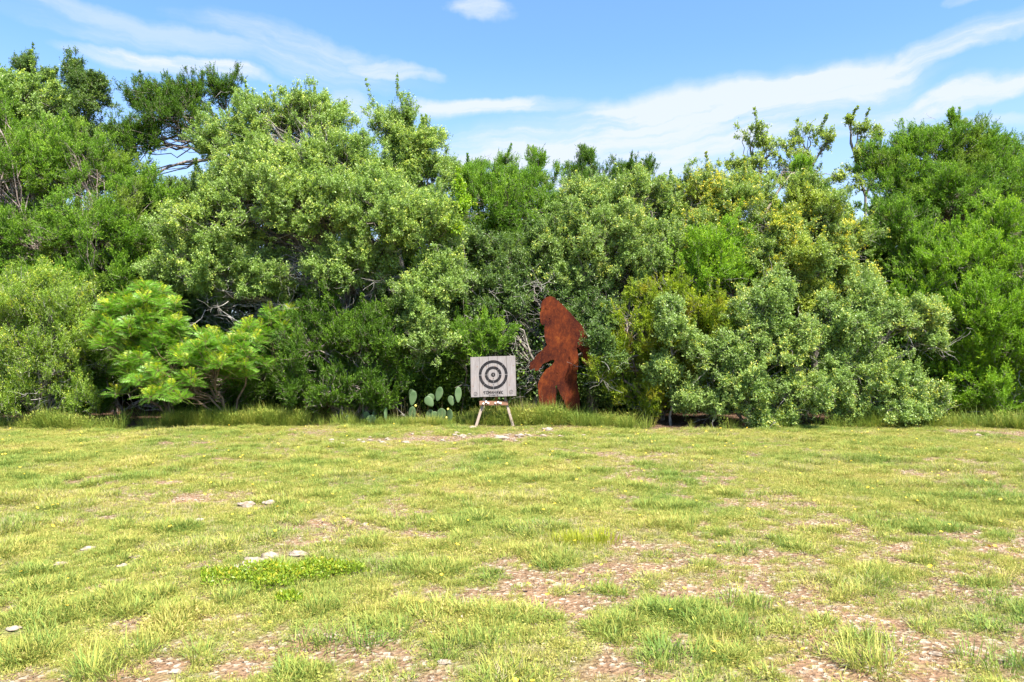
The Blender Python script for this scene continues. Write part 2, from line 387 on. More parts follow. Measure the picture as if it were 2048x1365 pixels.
TREES = True
if TREES:
  tree('juniper_tree', 'broad juniper with grey bare branches at the left edge, behind the willowy shrub', 'tree', 'juniper',
     [(40, 380, 17.8, 130, 90), (150, 350, 18, 120, 80), (60, 500, 17.4, 150, 85), (200, 470, 17.2, 120, 80), (60, 610, 17.2, 140, 80), (230, 570, 17.2, 110, 80), (290, 400, 17.9, 70, 60), (-60, 330, 18.2, 90, 200), (150, 680, 17.4, 130, 90)],
     M['juniper'], (-9.6, 17.9), 'bark_j', 3, .13, dead=130)
  tree('oak_tree', 'pale yellow green tree top rising behind the juniper in the upper left corner', 'tree', 'sparse',
     [(60, 230, 20, 90, 80), (-10, 220, 20, 80, 90), (110, 290, 20, 70, 60)], M['oak'], (-13.0, 20.2), r0=.12, dens=2.2)
  tree('cedar_tree', 'tall dark pointed tree with narrow top, second spire from the left edge of the photo', 'tree', 'oak',
     [(147, 160, 20.5, 20, 52), (172, 205, 20.5, 42, 50), (195, 200, 20.5, 26, 50), (165, 275, 20.5, 55, 60), (180, 350, 20.5, 50, 60)], M['oak_deep'], (-11.6, 20.7), r0=.1)
  tree('cedar_tree', 'dark green tree with twin blunt tops in the upper left corner', 'tree', 'oak',
     [(58, 150, 21.5, 28, 36), (98, 155, 21.5, 18, 30), (0, 175, 21.5, 25, 40), (70, 220, 21.5, 60, 50), (50, 330, 21.5, 70, 90)], M['oak_deep'], (-14.0, 21.8), r0=.1)
  tree('juniper_tree', 'dark tree with leaning bare limbs against the sky, left of the largest oak', 'tree', 'juniper',
     [(262, 300, 19, 45, 55), (310, 200, 19.5, 52, 38), (350, 240, 19, 70, 55), (250, 360, 19, 40, 40), (390, 200, 19.5, 50, 38), (440, 190, 19.5, 45, 35), (300, 280, 19, 50, 45)], M['juniper_deep'], (-7.0, 19.6), 'bark_j', 1, .11, dead=25)
  tree('oak_tree', 'small olive oak filling the gap below the leaning limbs, left of the large oak', 'tree', 'oak',
     [(330, 460, 18.6, 80, 90), (280, 560, 18.3, 90, 90), (380, 400, 18.8, 50, 50), (350, 640, 18.0, 120, 90)], M['oak_deep'], (-8.6, 18.8), r0=.09, dead=60)
  tree('oak_tree', 'largest live oak with broad silvery green crown hanging low left of the target', 'tree', 'oak',
     [(560, 262, 17.6, 140, 80), (470, 290, 17.4, 90, 60), (640, 230, 17.8, 70, 55), (420, 470, 16.4, 110, 80), (540, 420, 16.2, 130, 90), (380, 545, 16.0, 85, 60), (660, 430, 16.0, 120, 90), (560, 350, 16.8, 150, 80),
      (760, 440, 15.9, 110, 85), (850, 470, 16.0, 85, 90), (880, 580, 15.8, 55, 80), (700, 540, 15.9, 110, 70), (500, 560, 16.2, 110, 55), (830, 620, 15.7, 60, 75), (865, 700, 15.4, 45, 60), (690, 340, 16.9, 90, 70)],
     M['oak'], (-4.0, 17.6), stems=2, r0=.19, dead=260, dead_box=(420, 520, 800, 680, 16.2), gap=.40)
  tree('oak_tree', 'rounded green oak top standing against the sky right of the largest oak', 'tree', 'oak',
     [(775, 255, 18.6, 62, 45), (825, 300, 18.6, 75, 50), (850, 360, 18.4, 60, 55), (760, 345, 18.4, 75, 55), (900, 345, 18.8, 25, 30), (800, 400, 18.2, 90, 50)], M['oak'], (-2.6, 18.9), r0=.12)
  tree('vine', 'bright yellow green vine tumbling over the right edge of the largest oak', 'vine', 'sparse',
     [(925, 420, 15.7, 22, 42), (905, 455, 15.6, 22, 18), (925, 375, 16, 14, 18)], M['vine'], (-1.2, 17.3), r0=.015, dens=2.6)
  tree('juniper_tree', 'rounded mid green juniper behind the gap between the two oak crowns, above the target', 'tree', 'juniper',
     [(1000, 378, 19.5, 75, 45), (1060, 390, 19.5, 65, 45), (950, 390, 19.2, 50, 55), (1010, 430, 19, 105, 60), (1080, 440, 19.0, 60, 60), (1000, 520, 19, 100, 60), (1003, 325, 20, 16, 24), (1075, 330, 20, 26, 24), (940, 345, 20, 30, 26)], M['juniper'], (-.1, 19.6), 'bark_j', 2, .11, dead=60)
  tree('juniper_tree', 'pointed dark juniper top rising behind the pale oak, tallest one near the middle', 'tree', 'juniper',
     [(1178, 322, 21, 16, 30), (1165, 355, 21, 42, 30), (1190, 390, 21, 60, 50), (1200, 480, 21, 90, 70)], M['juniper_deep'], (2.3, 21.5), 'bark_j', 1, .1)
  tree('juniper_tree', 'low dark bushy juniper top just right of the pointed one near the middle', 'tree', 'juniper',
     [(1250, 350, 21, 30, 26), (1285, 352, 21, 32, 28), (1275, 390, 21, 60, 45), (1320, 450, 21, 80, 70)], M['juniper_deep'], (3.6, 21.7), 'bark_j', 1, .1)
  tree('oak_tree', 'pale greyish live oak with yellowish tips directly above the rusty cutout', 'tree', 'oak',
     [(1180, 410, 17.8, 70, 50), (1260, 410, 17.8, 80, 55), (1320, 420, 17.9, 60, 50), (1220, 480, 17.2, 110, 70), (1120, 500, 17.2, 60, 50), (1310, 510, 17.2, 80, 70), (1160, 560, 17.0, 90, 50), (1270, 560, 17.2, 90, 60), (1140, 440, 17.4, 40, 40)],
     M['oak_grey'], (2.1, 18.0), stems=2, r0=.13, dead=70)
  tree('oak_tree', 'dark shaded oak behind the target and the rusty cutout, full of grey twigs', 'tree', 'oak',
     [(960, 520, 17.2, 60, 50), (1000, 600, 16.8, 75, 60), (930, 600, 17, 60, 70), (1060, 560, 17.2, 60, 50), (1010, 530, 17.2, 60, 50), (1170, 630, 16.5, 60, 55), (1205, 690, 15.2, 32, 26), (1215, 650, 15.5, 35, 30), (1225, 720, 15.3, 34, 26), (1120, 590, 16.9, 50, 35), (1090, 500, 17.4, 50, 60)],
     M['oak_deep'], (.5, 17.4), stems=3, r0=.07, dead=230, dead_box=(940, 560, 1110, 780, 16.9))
  tree('juniper_bush', 'small bright juniper bush peeking out over the top of the target board', 'bush', 'juniper',
     [(960, 690, 16.2, 55, 40), (985, 665, 16.2, 35, 28), (925, 700, 16.3, 40, 40)], M['juniper'], (-.7, 16.5), 'bark_j', 1, .03)
  tree('oak_tree', 'yellow tipped oak right of the pale greyish oak, below the sparse tree tops', 'tree', 'oak',
     [(1400, 390, 18, 60, 45), (1460, 420, 17.8, 75, 60), (1400, 480, 17.5, 60, 60), (1490, 380, 18, 60, 40), (1440, 520, 17.3, 90, 60), (1380, 560, 17.3, 70, 50)], M['oak_yellow'], (4.8, 18.1), stems=2, r0=.1, dead=50)
  tree('oak_tree', 'oak with the brightest golden yellow tips, peaking in the right half of the photo', 'tree', 'oak',
     [(1600, 400, 17, 55, 45), (1640, 430, 16.9, 70, 55), (1560, 450, 17, 80, 60), (1690, 490, 16.8, 55, 60), (1610, 520, 16.6, 100, 70), (1690, 570, 16.6, 60, 50), (1530, 540, 16.8, 70, 60), (1600, 600, 16.6, 90, 50)], M['oak_yellow'], (6.6, 17.3), stems=2, r0=.12, dead=60)
  tree('juniper_tree', 'bright green juniper wedged between the two yellow tipped oaks', 'tree', 'juniper',
     [(1420, 500, 16.6, 60, 45), (1400, 550, 16.4, 60, 50), (1460, 550, 16.5, 50, 40), (1600, 345, 18.5, 32, 28)], M['juniper_bright'], (4.5, 16.9), 'bark_j', 1, .07, dead=20)
  for (lb, lobes, bs) in (
    ('sparse light green tree top against the sky, leftmost of three on the right', [(1500, 275, 22, 38, 32), (1545, 300, 22, 45, 30), (1480, 320, 22, 35, 30), (1530, 350, 22, 70, 40)], (7.6, 22.3)),
    ('sparse light green tree top against the sky, middle one of three on the right', [(1610, 275, 22, 35, 32), (1655, 285, 22, 30, 32), (1590, 310, 22, 35, 30), (1630, 350, 22, 70, 40)], (9.0, 22.4)),
    ('sparse tree top with a thin forked leader, rightmost of three on the right', [(1700, 238, 22, 14, 12), (1722, 265, 22, 26, 28), (1760, 270, 22, 24, 18), (1720, 310, 22, 36, 24), (1740, 360, 22, 60, 45)], (10.5, 22.2))):
    tree('elm_tree', lb, 'tree', 'sparse', lobes, M['sparse'], bs, r0=.09, group='sparse trees against the sky', dens=.85, leaf=1.0, bare_tw=.9)
  tree('juniper_tree', 'tallest juniper on the right with jagged dark tips against the sky', 'tree', 'juniper',
     [(1825, 312, 19, 40, 45), (1890, 285, 19, 35, 30), (1905, 245, 19, 12, 25), (1870, 320, 19, 80, 50), (1950, 300, 19, 60, 40), (2020, 320, 19.4, 60, 40), (1790, 370, 18.8, 60, 50), (1765, 340, 19, 55, 48), (1835, 330, 19, 70, 55), (1970, 360, 18.9, 80, 55), (1930, 305, 19.2, 40, 35), (1900, 400, 18.4, 110, 60), (2020, 400, 18.6, 80, 60), (1800, 460, 18, 80, 60), (1850, 530, 17.6, 90, 70)],
     M['juniper'], (10.6, 19.2), 'bark_j', 2, .14, dead=90)
  tree('juniper_tree', 'bright yellow green juniper cut by the right edge of the photo, reaching to the ground', 'tree', 'juniper',
     [(1990, 470, 17, 80, 60), (1930, 540, 16.8, 90, 70), (2040, 580, 16.4, 80, 90), (1960, 640, 16.2, 90, 80), (2030, 720, 16, 80, 80), (1930, 740, 16.4, 80, 70), (2000, 800, 16, 90, 60), (1840, 620, 17, 70, 70), (1900, 800, 16.6, 80, 50), (2110, 650, 16.4, 70, 200)],
     M['juniper_bright'], (10.5, 17.2), 'bark_j', 3, .11, dead=160)
  tree('juniper_bush', 'yellow green juniper with rusty brown patches right beside the rusty cutout', 'bush', 'juniper',
     [(1330, 590, 15.9, 60, 40), (1280, 640, 15.8, 65, 50), (1400, 620, 15.9, 80, 55), (1240, 720, 15.7, 50, 55), (1320, 700, 15.8, 80, 60), (1300, 790, 15.7, 80, 45), (1440, 700, 15.9, 70, 60), (1400, 780, 15.8, 70, 50), (1205, 745, 15.2, 30, 22)],
     M['juniper_rusty'], (3.1, 16.3), 'bark_j', 3, .06, dead=110)
  tree('oak_sapling', 'small greyish oak sapling in front of the rusty patched juniper, with rounded top', 'tree', 'oak',
     [(1350, 620, 15.1, 42, 30), (1340, 660, 15.1, 52, 38), (1370, 690, 15.1, 35, 25), (1330, 745, 15.15, 45, 38), (1370, 800, 15.2, 45, 30)], M['oak_grey'], (3.25, 15.3), r0=.03)
  tree('oak_bush', 'bushy grey green oak reaching to the ground in the middle of the right side', 'bush', 'oak',
     [(1545, 580, 15.2, 45, 30), (1520, 630, 15.1, 70, 45), (1470, 700, 15.1, 60, 50), (1580, 690, 15.0, 75, 50), (1500, 780, 14.9, 75, 50), (1420, 720, 15.2, 40, 55), (1600, 790, 14.85, 90, 50), (1440, 810, 15.0, 60, 30), (1540, 835, 14.8, 70, 25)],
     M['oak_grey'], (5.0, 15.5), stems=3, r0=.05, dead=80)
  tree('oak_bush', 'wide spreading grey green oak with a long low branch reaching towards the right edge', 'bush', 'oak',
     [(1740, 600, 15.4, 65, 45), (1700, 660, 15.2, 60, 45), (1820, 640, 15.2, 75, 42), (1875, 680, 15.2, 42, 22), (1700, 750, 15.1, 80, 55), (1800, 770, 14.95, 80, 50), (1855, 815, 14.8, 48, 40), (1740, 825, 14.8, 90, 36), (1650, 620, 15.4, 30, 40)],
     M['oak_grey'], (7.1, 15.6), stems=3, r0=.06, dead=110)
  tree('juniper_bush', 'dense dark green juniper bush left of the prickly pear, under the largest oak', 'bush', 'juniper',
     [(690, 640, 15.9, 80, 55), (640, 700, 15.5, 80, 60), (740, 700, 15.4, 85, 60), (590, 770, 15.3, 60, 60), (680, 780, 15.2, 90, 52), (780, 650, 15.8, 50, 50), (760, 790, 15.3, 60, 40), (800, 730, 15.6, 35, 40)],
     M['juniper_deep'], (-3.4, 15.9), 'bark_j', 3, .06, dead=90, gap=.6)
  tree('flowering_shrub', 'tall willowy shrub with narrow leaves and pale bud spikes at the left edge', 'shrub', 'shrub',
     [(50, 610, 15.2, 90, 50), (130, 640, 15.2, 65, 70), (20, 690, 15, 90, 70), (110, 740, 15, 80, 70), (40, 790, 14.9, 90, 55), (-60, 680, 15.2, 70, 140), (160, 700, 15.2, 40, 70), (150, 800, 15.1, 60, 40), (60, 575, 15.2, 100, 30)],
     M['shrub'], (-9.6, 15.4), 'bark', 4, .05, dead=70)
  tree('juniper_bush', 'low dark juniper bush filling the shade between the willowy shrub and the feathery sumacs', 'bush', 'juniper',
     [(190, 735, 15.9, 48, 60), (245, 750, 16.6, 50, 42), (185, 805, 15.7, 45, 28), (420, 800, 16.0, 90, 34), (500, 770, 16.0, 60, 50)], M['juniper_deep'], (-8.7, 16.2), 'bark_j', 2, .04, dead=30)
  # the woods further back, seen only through gaps
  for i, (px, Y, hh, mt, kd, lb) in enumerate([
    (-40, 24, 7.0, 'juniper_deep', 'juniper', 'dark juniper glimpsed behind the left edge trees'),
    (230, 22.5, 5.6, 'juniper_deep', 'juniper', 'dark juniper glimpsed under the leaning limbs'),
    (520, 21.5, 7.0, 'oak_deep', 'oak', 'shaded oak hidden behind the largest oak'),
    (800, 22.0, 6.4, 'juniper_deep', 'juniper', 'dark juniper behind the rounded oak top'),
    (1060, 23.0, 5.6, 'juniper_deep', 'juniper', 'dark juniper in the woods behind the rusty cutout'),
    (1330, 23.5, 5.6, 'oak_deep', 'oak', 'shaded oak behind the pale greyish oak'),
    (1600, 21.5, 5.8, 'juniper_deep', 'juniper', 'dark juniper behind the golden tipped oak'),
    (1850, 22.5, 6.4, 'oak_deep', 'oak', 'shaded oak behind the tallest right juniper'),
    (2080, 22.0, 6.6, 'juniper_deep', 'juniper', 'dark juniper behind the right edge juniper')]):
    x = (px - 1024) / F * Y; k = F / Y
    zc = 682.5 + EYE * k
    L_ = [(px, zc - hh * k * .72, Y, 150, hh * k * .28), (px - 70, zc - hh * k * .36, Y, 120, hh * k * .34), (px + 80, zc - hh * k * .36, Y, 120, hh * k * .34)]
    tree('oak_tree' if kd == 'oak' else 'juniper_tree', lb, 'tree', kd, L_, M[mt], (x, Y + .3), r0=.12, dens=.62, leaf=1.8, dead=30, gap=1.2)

# ------------------------------------------------------------------ sumac with feather leaves
def sumac(label, lobes, base, ntip):
    b0 = np.array([base[0], base[1], gz(*base) - .03]); root = empty('sumac', b0, 0, label, 'shrub', 'sumac shrubs at the left')
    wood = Geo(); fol = Geo()
    for (px, py, Y, rx, ry) in lobes:
        c = at(px, py, Y); a, b = rx * Y / F, ry * Y / F
        LP = bend(b0[None] + (rng.random((1, 3)) - .5) * .2, (c - [0, 0, b * .5])[None], 8, .12, .08); wood.add(*tubes(LP, np.linspace(.026, .010, 8)[None], 6))
        nt = int(ntip * a * b / .22) + 9
        th = rng.random(nt) * 2 * math.pi; rr = np.sqrt(rng.random(nt)) * 1.0
        T = np.stack([c[0] + a * rr * np.cos(th), c[1] + min(a, .8) * rr * np.sin(th), c[2] + b * (1.0 - 1.7 * rr ** 2 - .5 * (rng.random(nt) < .35)) + rng.normal(size=nt) * b * .38], 1)
        BP = bend(LP[0][rng.integers(4, 8, nt)], T, 6, .08, -.05); wood.add(*tubes(BP, np.linspace(.008, .004, 6)[None].repeat(nt, 0), 4))
        nlf = 13
        P = T.repeat(nlf, 0); k = len(P)
        ph = np.tile(np.arange(nlf) * 2.4, nt) + rng.random(k) * .5
        el_ = np.tile(np.linspace(-.25, 1.15, nlf), nt) + rng.normal(size=k) * .12
        tax = unit((T - c) * np.array([.5, .8, .3]) + np.array([0, 0, .6])).repeat(nlf, 0)
        H = np.stack([np.cos(ph) * np.cos(el_), np.sin(ph) * np.cos(el_), np.sin(el_)], 1)
        D = unit(H + tax * .35); Ln = rng.uniform(.24, .40, k)
        side = unit(np.cross(D, np.array([0, 0, 1.0])) + 1e-4)
        rl = rng.normal(size=(k, 1)) * .75; side = unit(side * np.cos(rl) + np.cross(D, side) * np.sin(rl))
        npair = 12
        young = el_ > .95
        for q in range(npair):
            t = (q + .8) / npair
            pos = P + D * (Ln * t)[:, None]; pos[:, 2] -= (t ** 2) * Ln * .35
            dd = D.copy(); dd[:, 2] -= 2 * t * .35; dd = unit(dd)
            for sg in (-1, 1):
                dl = unit(side * sg + dd * .55 + rng.normal(size=dd.shape) * .06 + np.array([0, 0, -.12]))
                sz = .092 * math.sin(math.pi * (.18 + .72 * t)) * rng.uniform(.85, 1.15, k)
                S = unit(dd - dl * (dd * dl).sum(1, keepdims=True))
                V, L = leaf_geo(pos, dl, S, sz, sz * .165)
                fol.add(V, L, np.where(young, .8 + .2 * rng.random(k), .15 + .45 * rng.random(k) + .1 * el_))
        wood.add(*tubes(np.stack([P, P + D * (Ln * .5)[:, None] - np.array([0, 0, .02]), P + D * Ln[:, None] - np.array([0, 0, 1.0]) * (Ln * .35)[:, None]], 1), np.tile([.0032, .0025, .0012], (k, 1)), 3))
    wood.build('stem', M['stem_red'], root, b0, True); fol.build('foliage', M['sumac'], root, b0)
sumac('bright green feathery sumac with the higher canopy, beside the willowy shrub', [(270, 645, 15.0, 75, 46), (225, 665, 14.9, 34, 36), (330, 650, 15.1, 40, 40), (290, 605, 15, 40, 24), (300, 700, 15.3, 60, 30)], (-6.9, 15.3), 24)
sumac('bright green feathery sumac with the lower, wider canopy over bare mulch', [(330, 730, 14.75, 75, 40), (430, 715, 14.8, 75, 42), (490, 700, 14.9, 42, 32), (275, 750, 14.7, 42, 26), (400, 765, 15.0, 90, 20)], (-5.7, 15.2), 24)
sumac('dim blue green feathery sumac in the shade left of the dark juniper bush', [(545, 670, 15.7, 40, 40), (590, 660, 15.9, 30, 30)], (-4.8, 15.9), 14)

# ------------------------------------------------------------------ ground
def axis(lo, hi, step, far):
    a = np.arange(lo, hi + 1e-6, step); g = step * 1.5; out = [hi]; 
    while out[-1] < far: out.append(out[-1] + g); g *= 1.35
    out2 = [lo]; g = step * 1.5
    while out2[-1] > -far: out2.append(out2[-1] - g); g *= 1.35
    return np.array(out2[1:][::-1] + list(a) + out[1:])
gx, gy = axis(-13, 13, .09, 1500), axis(1.5, 18, .09, 1500)
GX, GY = np.meshgrid(gx, gy); V = np.stack([GX, GY, ground_h(GX, GY)], -1).reshape(-1, 3)
nx_, ny_ = len(gx), len(gy); ii = np.arange(nx_ * ny_).reshape(ny_, nx_)
Lq = np.stack([ii[:-1, :-1], ii[:-1, 1:], ii[1:, 1:], ii[1:, :-1]], -1).ravel()
gm, (n, m, mix, ramp, smooth) = mat('lawn_soil')
geo = n('ShaderNodeNewGeometry'); P_ = geo.outputs['Position']
bf = n('ShaderNodeAttribute', attribute_name='bare').outputs['Fac']
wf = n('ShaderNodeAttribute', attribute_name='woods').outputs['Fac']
n1 = n('ShaderNodeTexNoise', i={'Vector': P_, 'Scale': 1.6, 'Detail': 6.0, 'Roughness': .65}).outputs[0]
n2 = n('ShaderNodeTexNoise', i={'Vector': P_, 'Scale': 26.0, 'Detail': 6.0, 'Roughness': .7}).outputs[0]
vo = n('ShaderNodeTexVoronoi', i={'Vector': P_, 'Scale': 38.0, 'Randomness': 1.0})
vc = n('ShaderNodeSeparateColor', i={0: vo.outputs['Color']})
soil = ramp(n2, [(.3, (0.095, 0.049, 0.028)), (.5, (0.222, 0.137, 0.076)), (.7, (0.360, 0.265, 0.169))])
soil = mix(smooth(n1, .45, .65), soil, (0.262, 0.155, 0.088))
soil = mix(m('MULTIPLY', smooth(vc.outputs[0], .72, .9), .8), soil, (0.459, 0.390, 0.290))
that = ramp(n2, [(.3, (0.082, 0.071, 0.024)), (.5, (0.188, 0.183, 0.056)), (.75, (0.344, 0.315, 0.145))])
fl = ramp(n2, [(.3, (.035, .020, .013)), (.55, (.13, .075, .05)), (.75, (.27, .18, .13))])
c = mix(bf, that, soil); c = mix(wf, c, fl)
bp = n('ShaderNodeBump', i={'Height': m('ADD', n2, m('MULTIPLY', vo.outputs['Distance'], .8)), 'Strength': .9, 'Distance': .03})
pb = n('ShaderNodeBsdfPrincipled', i={'Base Color': c, 'Roughness': .95, 'Normal': bp.outputs[0], 'Specular IOR Level': .1})
n('ShaderNodeOutputMaterial', i={0: pb.outputs[0]})
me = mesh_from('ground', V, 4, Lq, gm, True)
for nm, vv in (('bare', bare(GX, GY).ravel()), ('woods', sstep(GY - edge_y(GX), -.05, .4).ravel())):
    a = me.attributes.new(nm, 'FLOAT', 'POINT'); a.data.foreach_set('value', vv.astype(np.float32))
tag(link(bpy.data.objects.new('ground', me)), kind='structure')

ST = [(890, 848, .13, 'pale limestone rock in the grass at the foot of the prickly pear'), (831, 850, .055, 'small white stone left of the rock by the prickly pear'), (965, 833, .10, 'rock half hidden in grass behind the left leg of the target stand'),
      (1095, 862, .10, 'pale rock topping the bare stony patch below the rusty cutout'), (1040, 874, .09, 'pale rock in the stony patch right of the target stand'), (945, 858, .07, 'pale stone beside the left foot of the target stand'),
      (1000, 880, .13, 'long flat rock in the lawn below the target stand'), (812, 886, .07, 'lone white stone in the lawn left of the stony patch'), (925, 874, .07, 'flat pale stone below left of the target stand'), (740, 882, .05, 'small white stone furthest left in the stony strip'),
      (493, 1010, .09, 'white stone in the mid left lawn, left end of a stony spot'), (540, 1008, .08, 'white stone in the mid left lawn, right end of a stony spot'), (398, 1043, .045, 'small white stone alone in the left lawn'),
      (505, 1128, .08, 'white stone directly above the lime green weed mat'), (485, 1138, .06, 'flat white stone touching the left of the lime weed mat'), (540, 1115, .07, 'white stone above the middle of the lime weed mat'), (595, 1112, .07, 'white stone above the right of the lime weed mat'),
      (272, 1115, .05, 'bigger of two white stones in the lower left lawn'), (245, 1130, .04, 'smaller of two white stones in the lower left lawn'), (176, 1100, .05, 'white stone in a reddish spot on the left'), (120, 1128, .045, 'white stone near the left border of the lawn'),
      (1205, 851, .05, 'small pale stone in front of the rusty patched juniper'), (1955, 873, .05, 'white stone at the foot of the right edge juniper'), (888, 1332, .035, 'white stone at the bottom centre of the photo'), (728, 1052, .04, 'pale stone in the middle left lawn'), (28, 1255, .045, 'white stone near the left border low in the photo'),
      (1870, 1312, .03, 'pale chip in the mulch at lower right'), (350, 1340, .03, 'pale chip near the bottom left')]
SXY = np.array([((px - 1024) / F * EYE * F / (py - 682.5), EYE * F / (py - 682.5), r_) for px, py, r_, lb in ST])
def clear_of_stones(x, y):
    ok = np.ones(len(x), bool)
    for a, b, r_ in SXY: ok &= (np.abs(x - a) > r_ * 1.25) | (y > b + r_) | (y < b - r_ - .10)
    return ok
# ------------------------------------------------------------------ small plants scattered in uncountable numbers
def grass_mat(name, stops, transl=.35, sc_=.8):
    x, (n, m, mix, ramp, smooth) = mat(name)
    t = n('ShaderNodeAttribute', attribute_name='tint').outputs['Fac']
    it = n('ShaderNodeAttribute', attribute_type='INSTANCER', attribute_name='tone').outputs['Fac']
    g = n('ShaderNodeNewGeometry')
    ns = n('ShaderNodeTexNoise', i={'Vector': g.outputs['Position'], 'Scale': sc_, 'Detail': 4.0}).outputs[0]
    f = m('ADD', m('MULTIPLY', t, .42), m('ADD', m('MULTIPLY', it, .34), m('MULTIPLY', m('SUBTRACT', ns, .5), .9)), clamp=True)
    c = ramp(f, stops)
    p = n('ShaderNodeBsdfPrincipled', i={'Base Color': c, 'Roughness': .6, 'Specular IOR Level': .25})
    tr = n('ShaderNodeBsdfTranslucent', i={'Color': c})
    mx = n('ShaderNodeMixShader', i={0: transl, 1: p.outputs[0], 2: tr.outputs[0]})
    n('ShaderNodeOutputMaterial', i={0: mx.outputs[0]}); return x
M['lawn'] = grass_mat('lawn_blade', [(.0, (0.136, 0.237, 0.041)), (.28, (0.264, 0.318, 0.059)), (.5, (0.416, 0.385, 0.081)), (.72, (0.528, 0.422, 0.148)), (1, (0.560, 0.400, 0.237))])
M['tall'] = grass_mat('tall_blade', [(.0, (0.109, 0.186, 0.026)), (.45, (0.217, 0.284, 0.040)), (.75, (0.404, 0.371, 0.070)), (1, (0.652, 0.415, 0.158))])
M['litter'] = grass_mat('litter_flake', [(.0, (0.067, 0.036, 0.021)), (.35, (0.174, 0.107, 0.064)), (.6, (0.281, 0.214, 0.135)), (.85, (0.402, 0.356, 0.270)), (1, (0.415, 0.400, 0.341))], 0, 2)
M['straw'] = grass_mat('straw_blade', [(.0, (0.225, 0.203, 0.084)), (.5, (0.345, 0.285, 0.140)), (1, (0.450, 0.375, 0.238))], .25)

def blades(nb, spread, h0, h1, lean, wd, segs=2, rs=None):
    rg = rs or rng
    ph = rg.random(nb) * 6.283; r = np.sqrt(rg.random(nb)) * spread
    B = np.stack([r * np.cos(ph), r * np.sin(ph), np.full(nb, -.004)], 1)
    h = rg.uniform(h0, h1, nb); ph2 = ph + rg.normal(size=nb) * .7
    ln = np.abs(rg.normal(size=nb)) * lean + lean * .3
    D = np.stack([np.cos(ph2) * np.sin(ln), np.sin(ph2) * np.sin(ln), np.cos(ln)], 1)
    S = np.stack([-np.sin(ph2 + rg.normal(size=nb) * .5), np.cos(ph2), np.zeros(nb)], 1); S = unit(S)
    Mp = B + D * (h * .55)[:, None]
    D2 = D.copy(); D2[:, 2] -= ln * .7; D2[:, :2] *= 1.25; D2 = unit(D2)
    T = Mp + D2 * (h * .5)[:, None]; T[:, 2] = np.maximum(T[:, 2], .003)
    W = (wd * rg.uniform(.7, 1.2, nb))[:, None]
    V = np.stack([B - S * W * .45, B + S * W * .45, Mp + S * W * .5, Mp - S * W * .5, T + S * W * .06, T - S * W * .06], 1).reshape(-1, 3)
    o = (np.arange(nb) * 6)[:, None]
    L = np.concatenate([o + [0, 1, 2, 3], o + [3, 2, 4, 5]], 1).ravel()
    return V, L, rg.random(nb).repeat(2)
def src(name, geo_list, matr):
    g = Geo()
    for a in geo_list: g.add(*a)
    me = mesh_from(name, np.concatenate(g.V), 4, np.concatenate(g.L), matr, False, {'tint': np.concatenate(g.A)})
    return bpy.data.objects.new(name, me)
def flat_leaves(k, spread, h, L, W, tlt=.5):
    ph = rng.random(k) * 6.283; r = np.sqrt(rng.random(k)) * spread
    P = np.stack([r * np.cos(ph), r * np.sin(ph), rng.random(k) * h], 1)
    D = unit(np.stack([np.cos(ph) + rng.normal(size=k) * .6, np.sin(ph) + rng.normal(size=k) * .6, rng.random(k) * tlt], 1))
    S = unit(np.cross(D, np.array([0, 0, 1.0]) + rng.normal(size=(k, 3)) * .4))
    V, Lp = leaf_geo(P, D, S, L * rng.uniform(.6, 1.2, k), W * rng.uniform(.7, 1.2, k)); return V, Lp, rng.random(k)

def scatter(name, label, cat, sources, P, scale, kind_idx, tone, tilt=.12):
    coll = bpy.data.collections.new(name + '_kinds')
    for i, s in enumerate(sources): s.name = 'k%02d_' % i + name; coll.objects.link(s)
    me = bpy.data.meshes.new(name); me.vertices.add(len(P)); me.vertices.foreach_set('co', P.astype(np.float32).ravel())
    def at_(nm, ty, v):
        a = me.attributes.new(nm, ty, 'POINT'); a.data.foreach_set('vector' if ty == 'FLOAT_VECTOR' else 'value', np.ascontiguousarray(v).ravel())
    k = len(P)
    at_('rot', 'FLOAT_VECTOR', np.stack([rng.normal(size=k) * tilt, rng.normal(size=k) * tilt, rng.random(k) * 6.283], 1).astype(np.float32))
    at_('size', 'FLOAT', scale.astype(np.float32)); at_('kindi', 'INT', kind_idx.astype(np.int32)); at_('tone', 'FLOAT', tone.astype(np.float32))
    o = link(bpy.data.objects.new(name, me)); tag(o, label, cat, None, 'stuff')
    ng = bpy.data.node_groups.new(name, 'GeometryNodeTree')
    ng.interface.new_socket('Geometry', in_out='INPUT', socket_type='NodeSocketGeometry')
    ng.interface.new_socket('Geometry', in_out='OUTPUT', socket_type='NodeSocketGeometry')
    N, Lk = ng.nodes, ng.links
    gi, go = N.new('NodeGroupInput'), N.new('NodeGroupOutput')
    ip = N.new('GeometryNodeInstanceOnPoints'); ci = N.new('GeometryNodeCollectionInfo')
    ci.inputs['Collection'].default_value = coll; ci.inputs['Separate Children'].default_value = True; ci.inputs['Reset Children'].default_value = True
    def na(nm, ty):
        x = N.new('GeometryNodeInputNamedAttribute'); x.data_type = ty; x.inputs['Name'].default_value = nm; return x.outputs['Attribute']
    e2r = N.new('FunctionNodeEulerToRotation')
    Lk.new(gi.outputs[0], ip.inputs['Points']); Lk.new(ci.outputs[0], ip.inputs['Instance']); ip.inputs['Pick Instance'].default_value = True
    Lk.new(na('kindi', 'INT'), ip.inputs['Instance Index']); Lk.new(na('rot', 'FLOAT_VECTOR'), e2r.inputs[0]); Lk.new(e2r.outputs[0], ip.inputs['Rotation'])
    Lk.new(na('size', 'FLOAT'), ip.inputs['Scale']); Lk.new(ip.outputs[0], go.inputs[0])
    md = o.modifiers.new('scatter', 'NODES'); md.node_group = ng
    return o

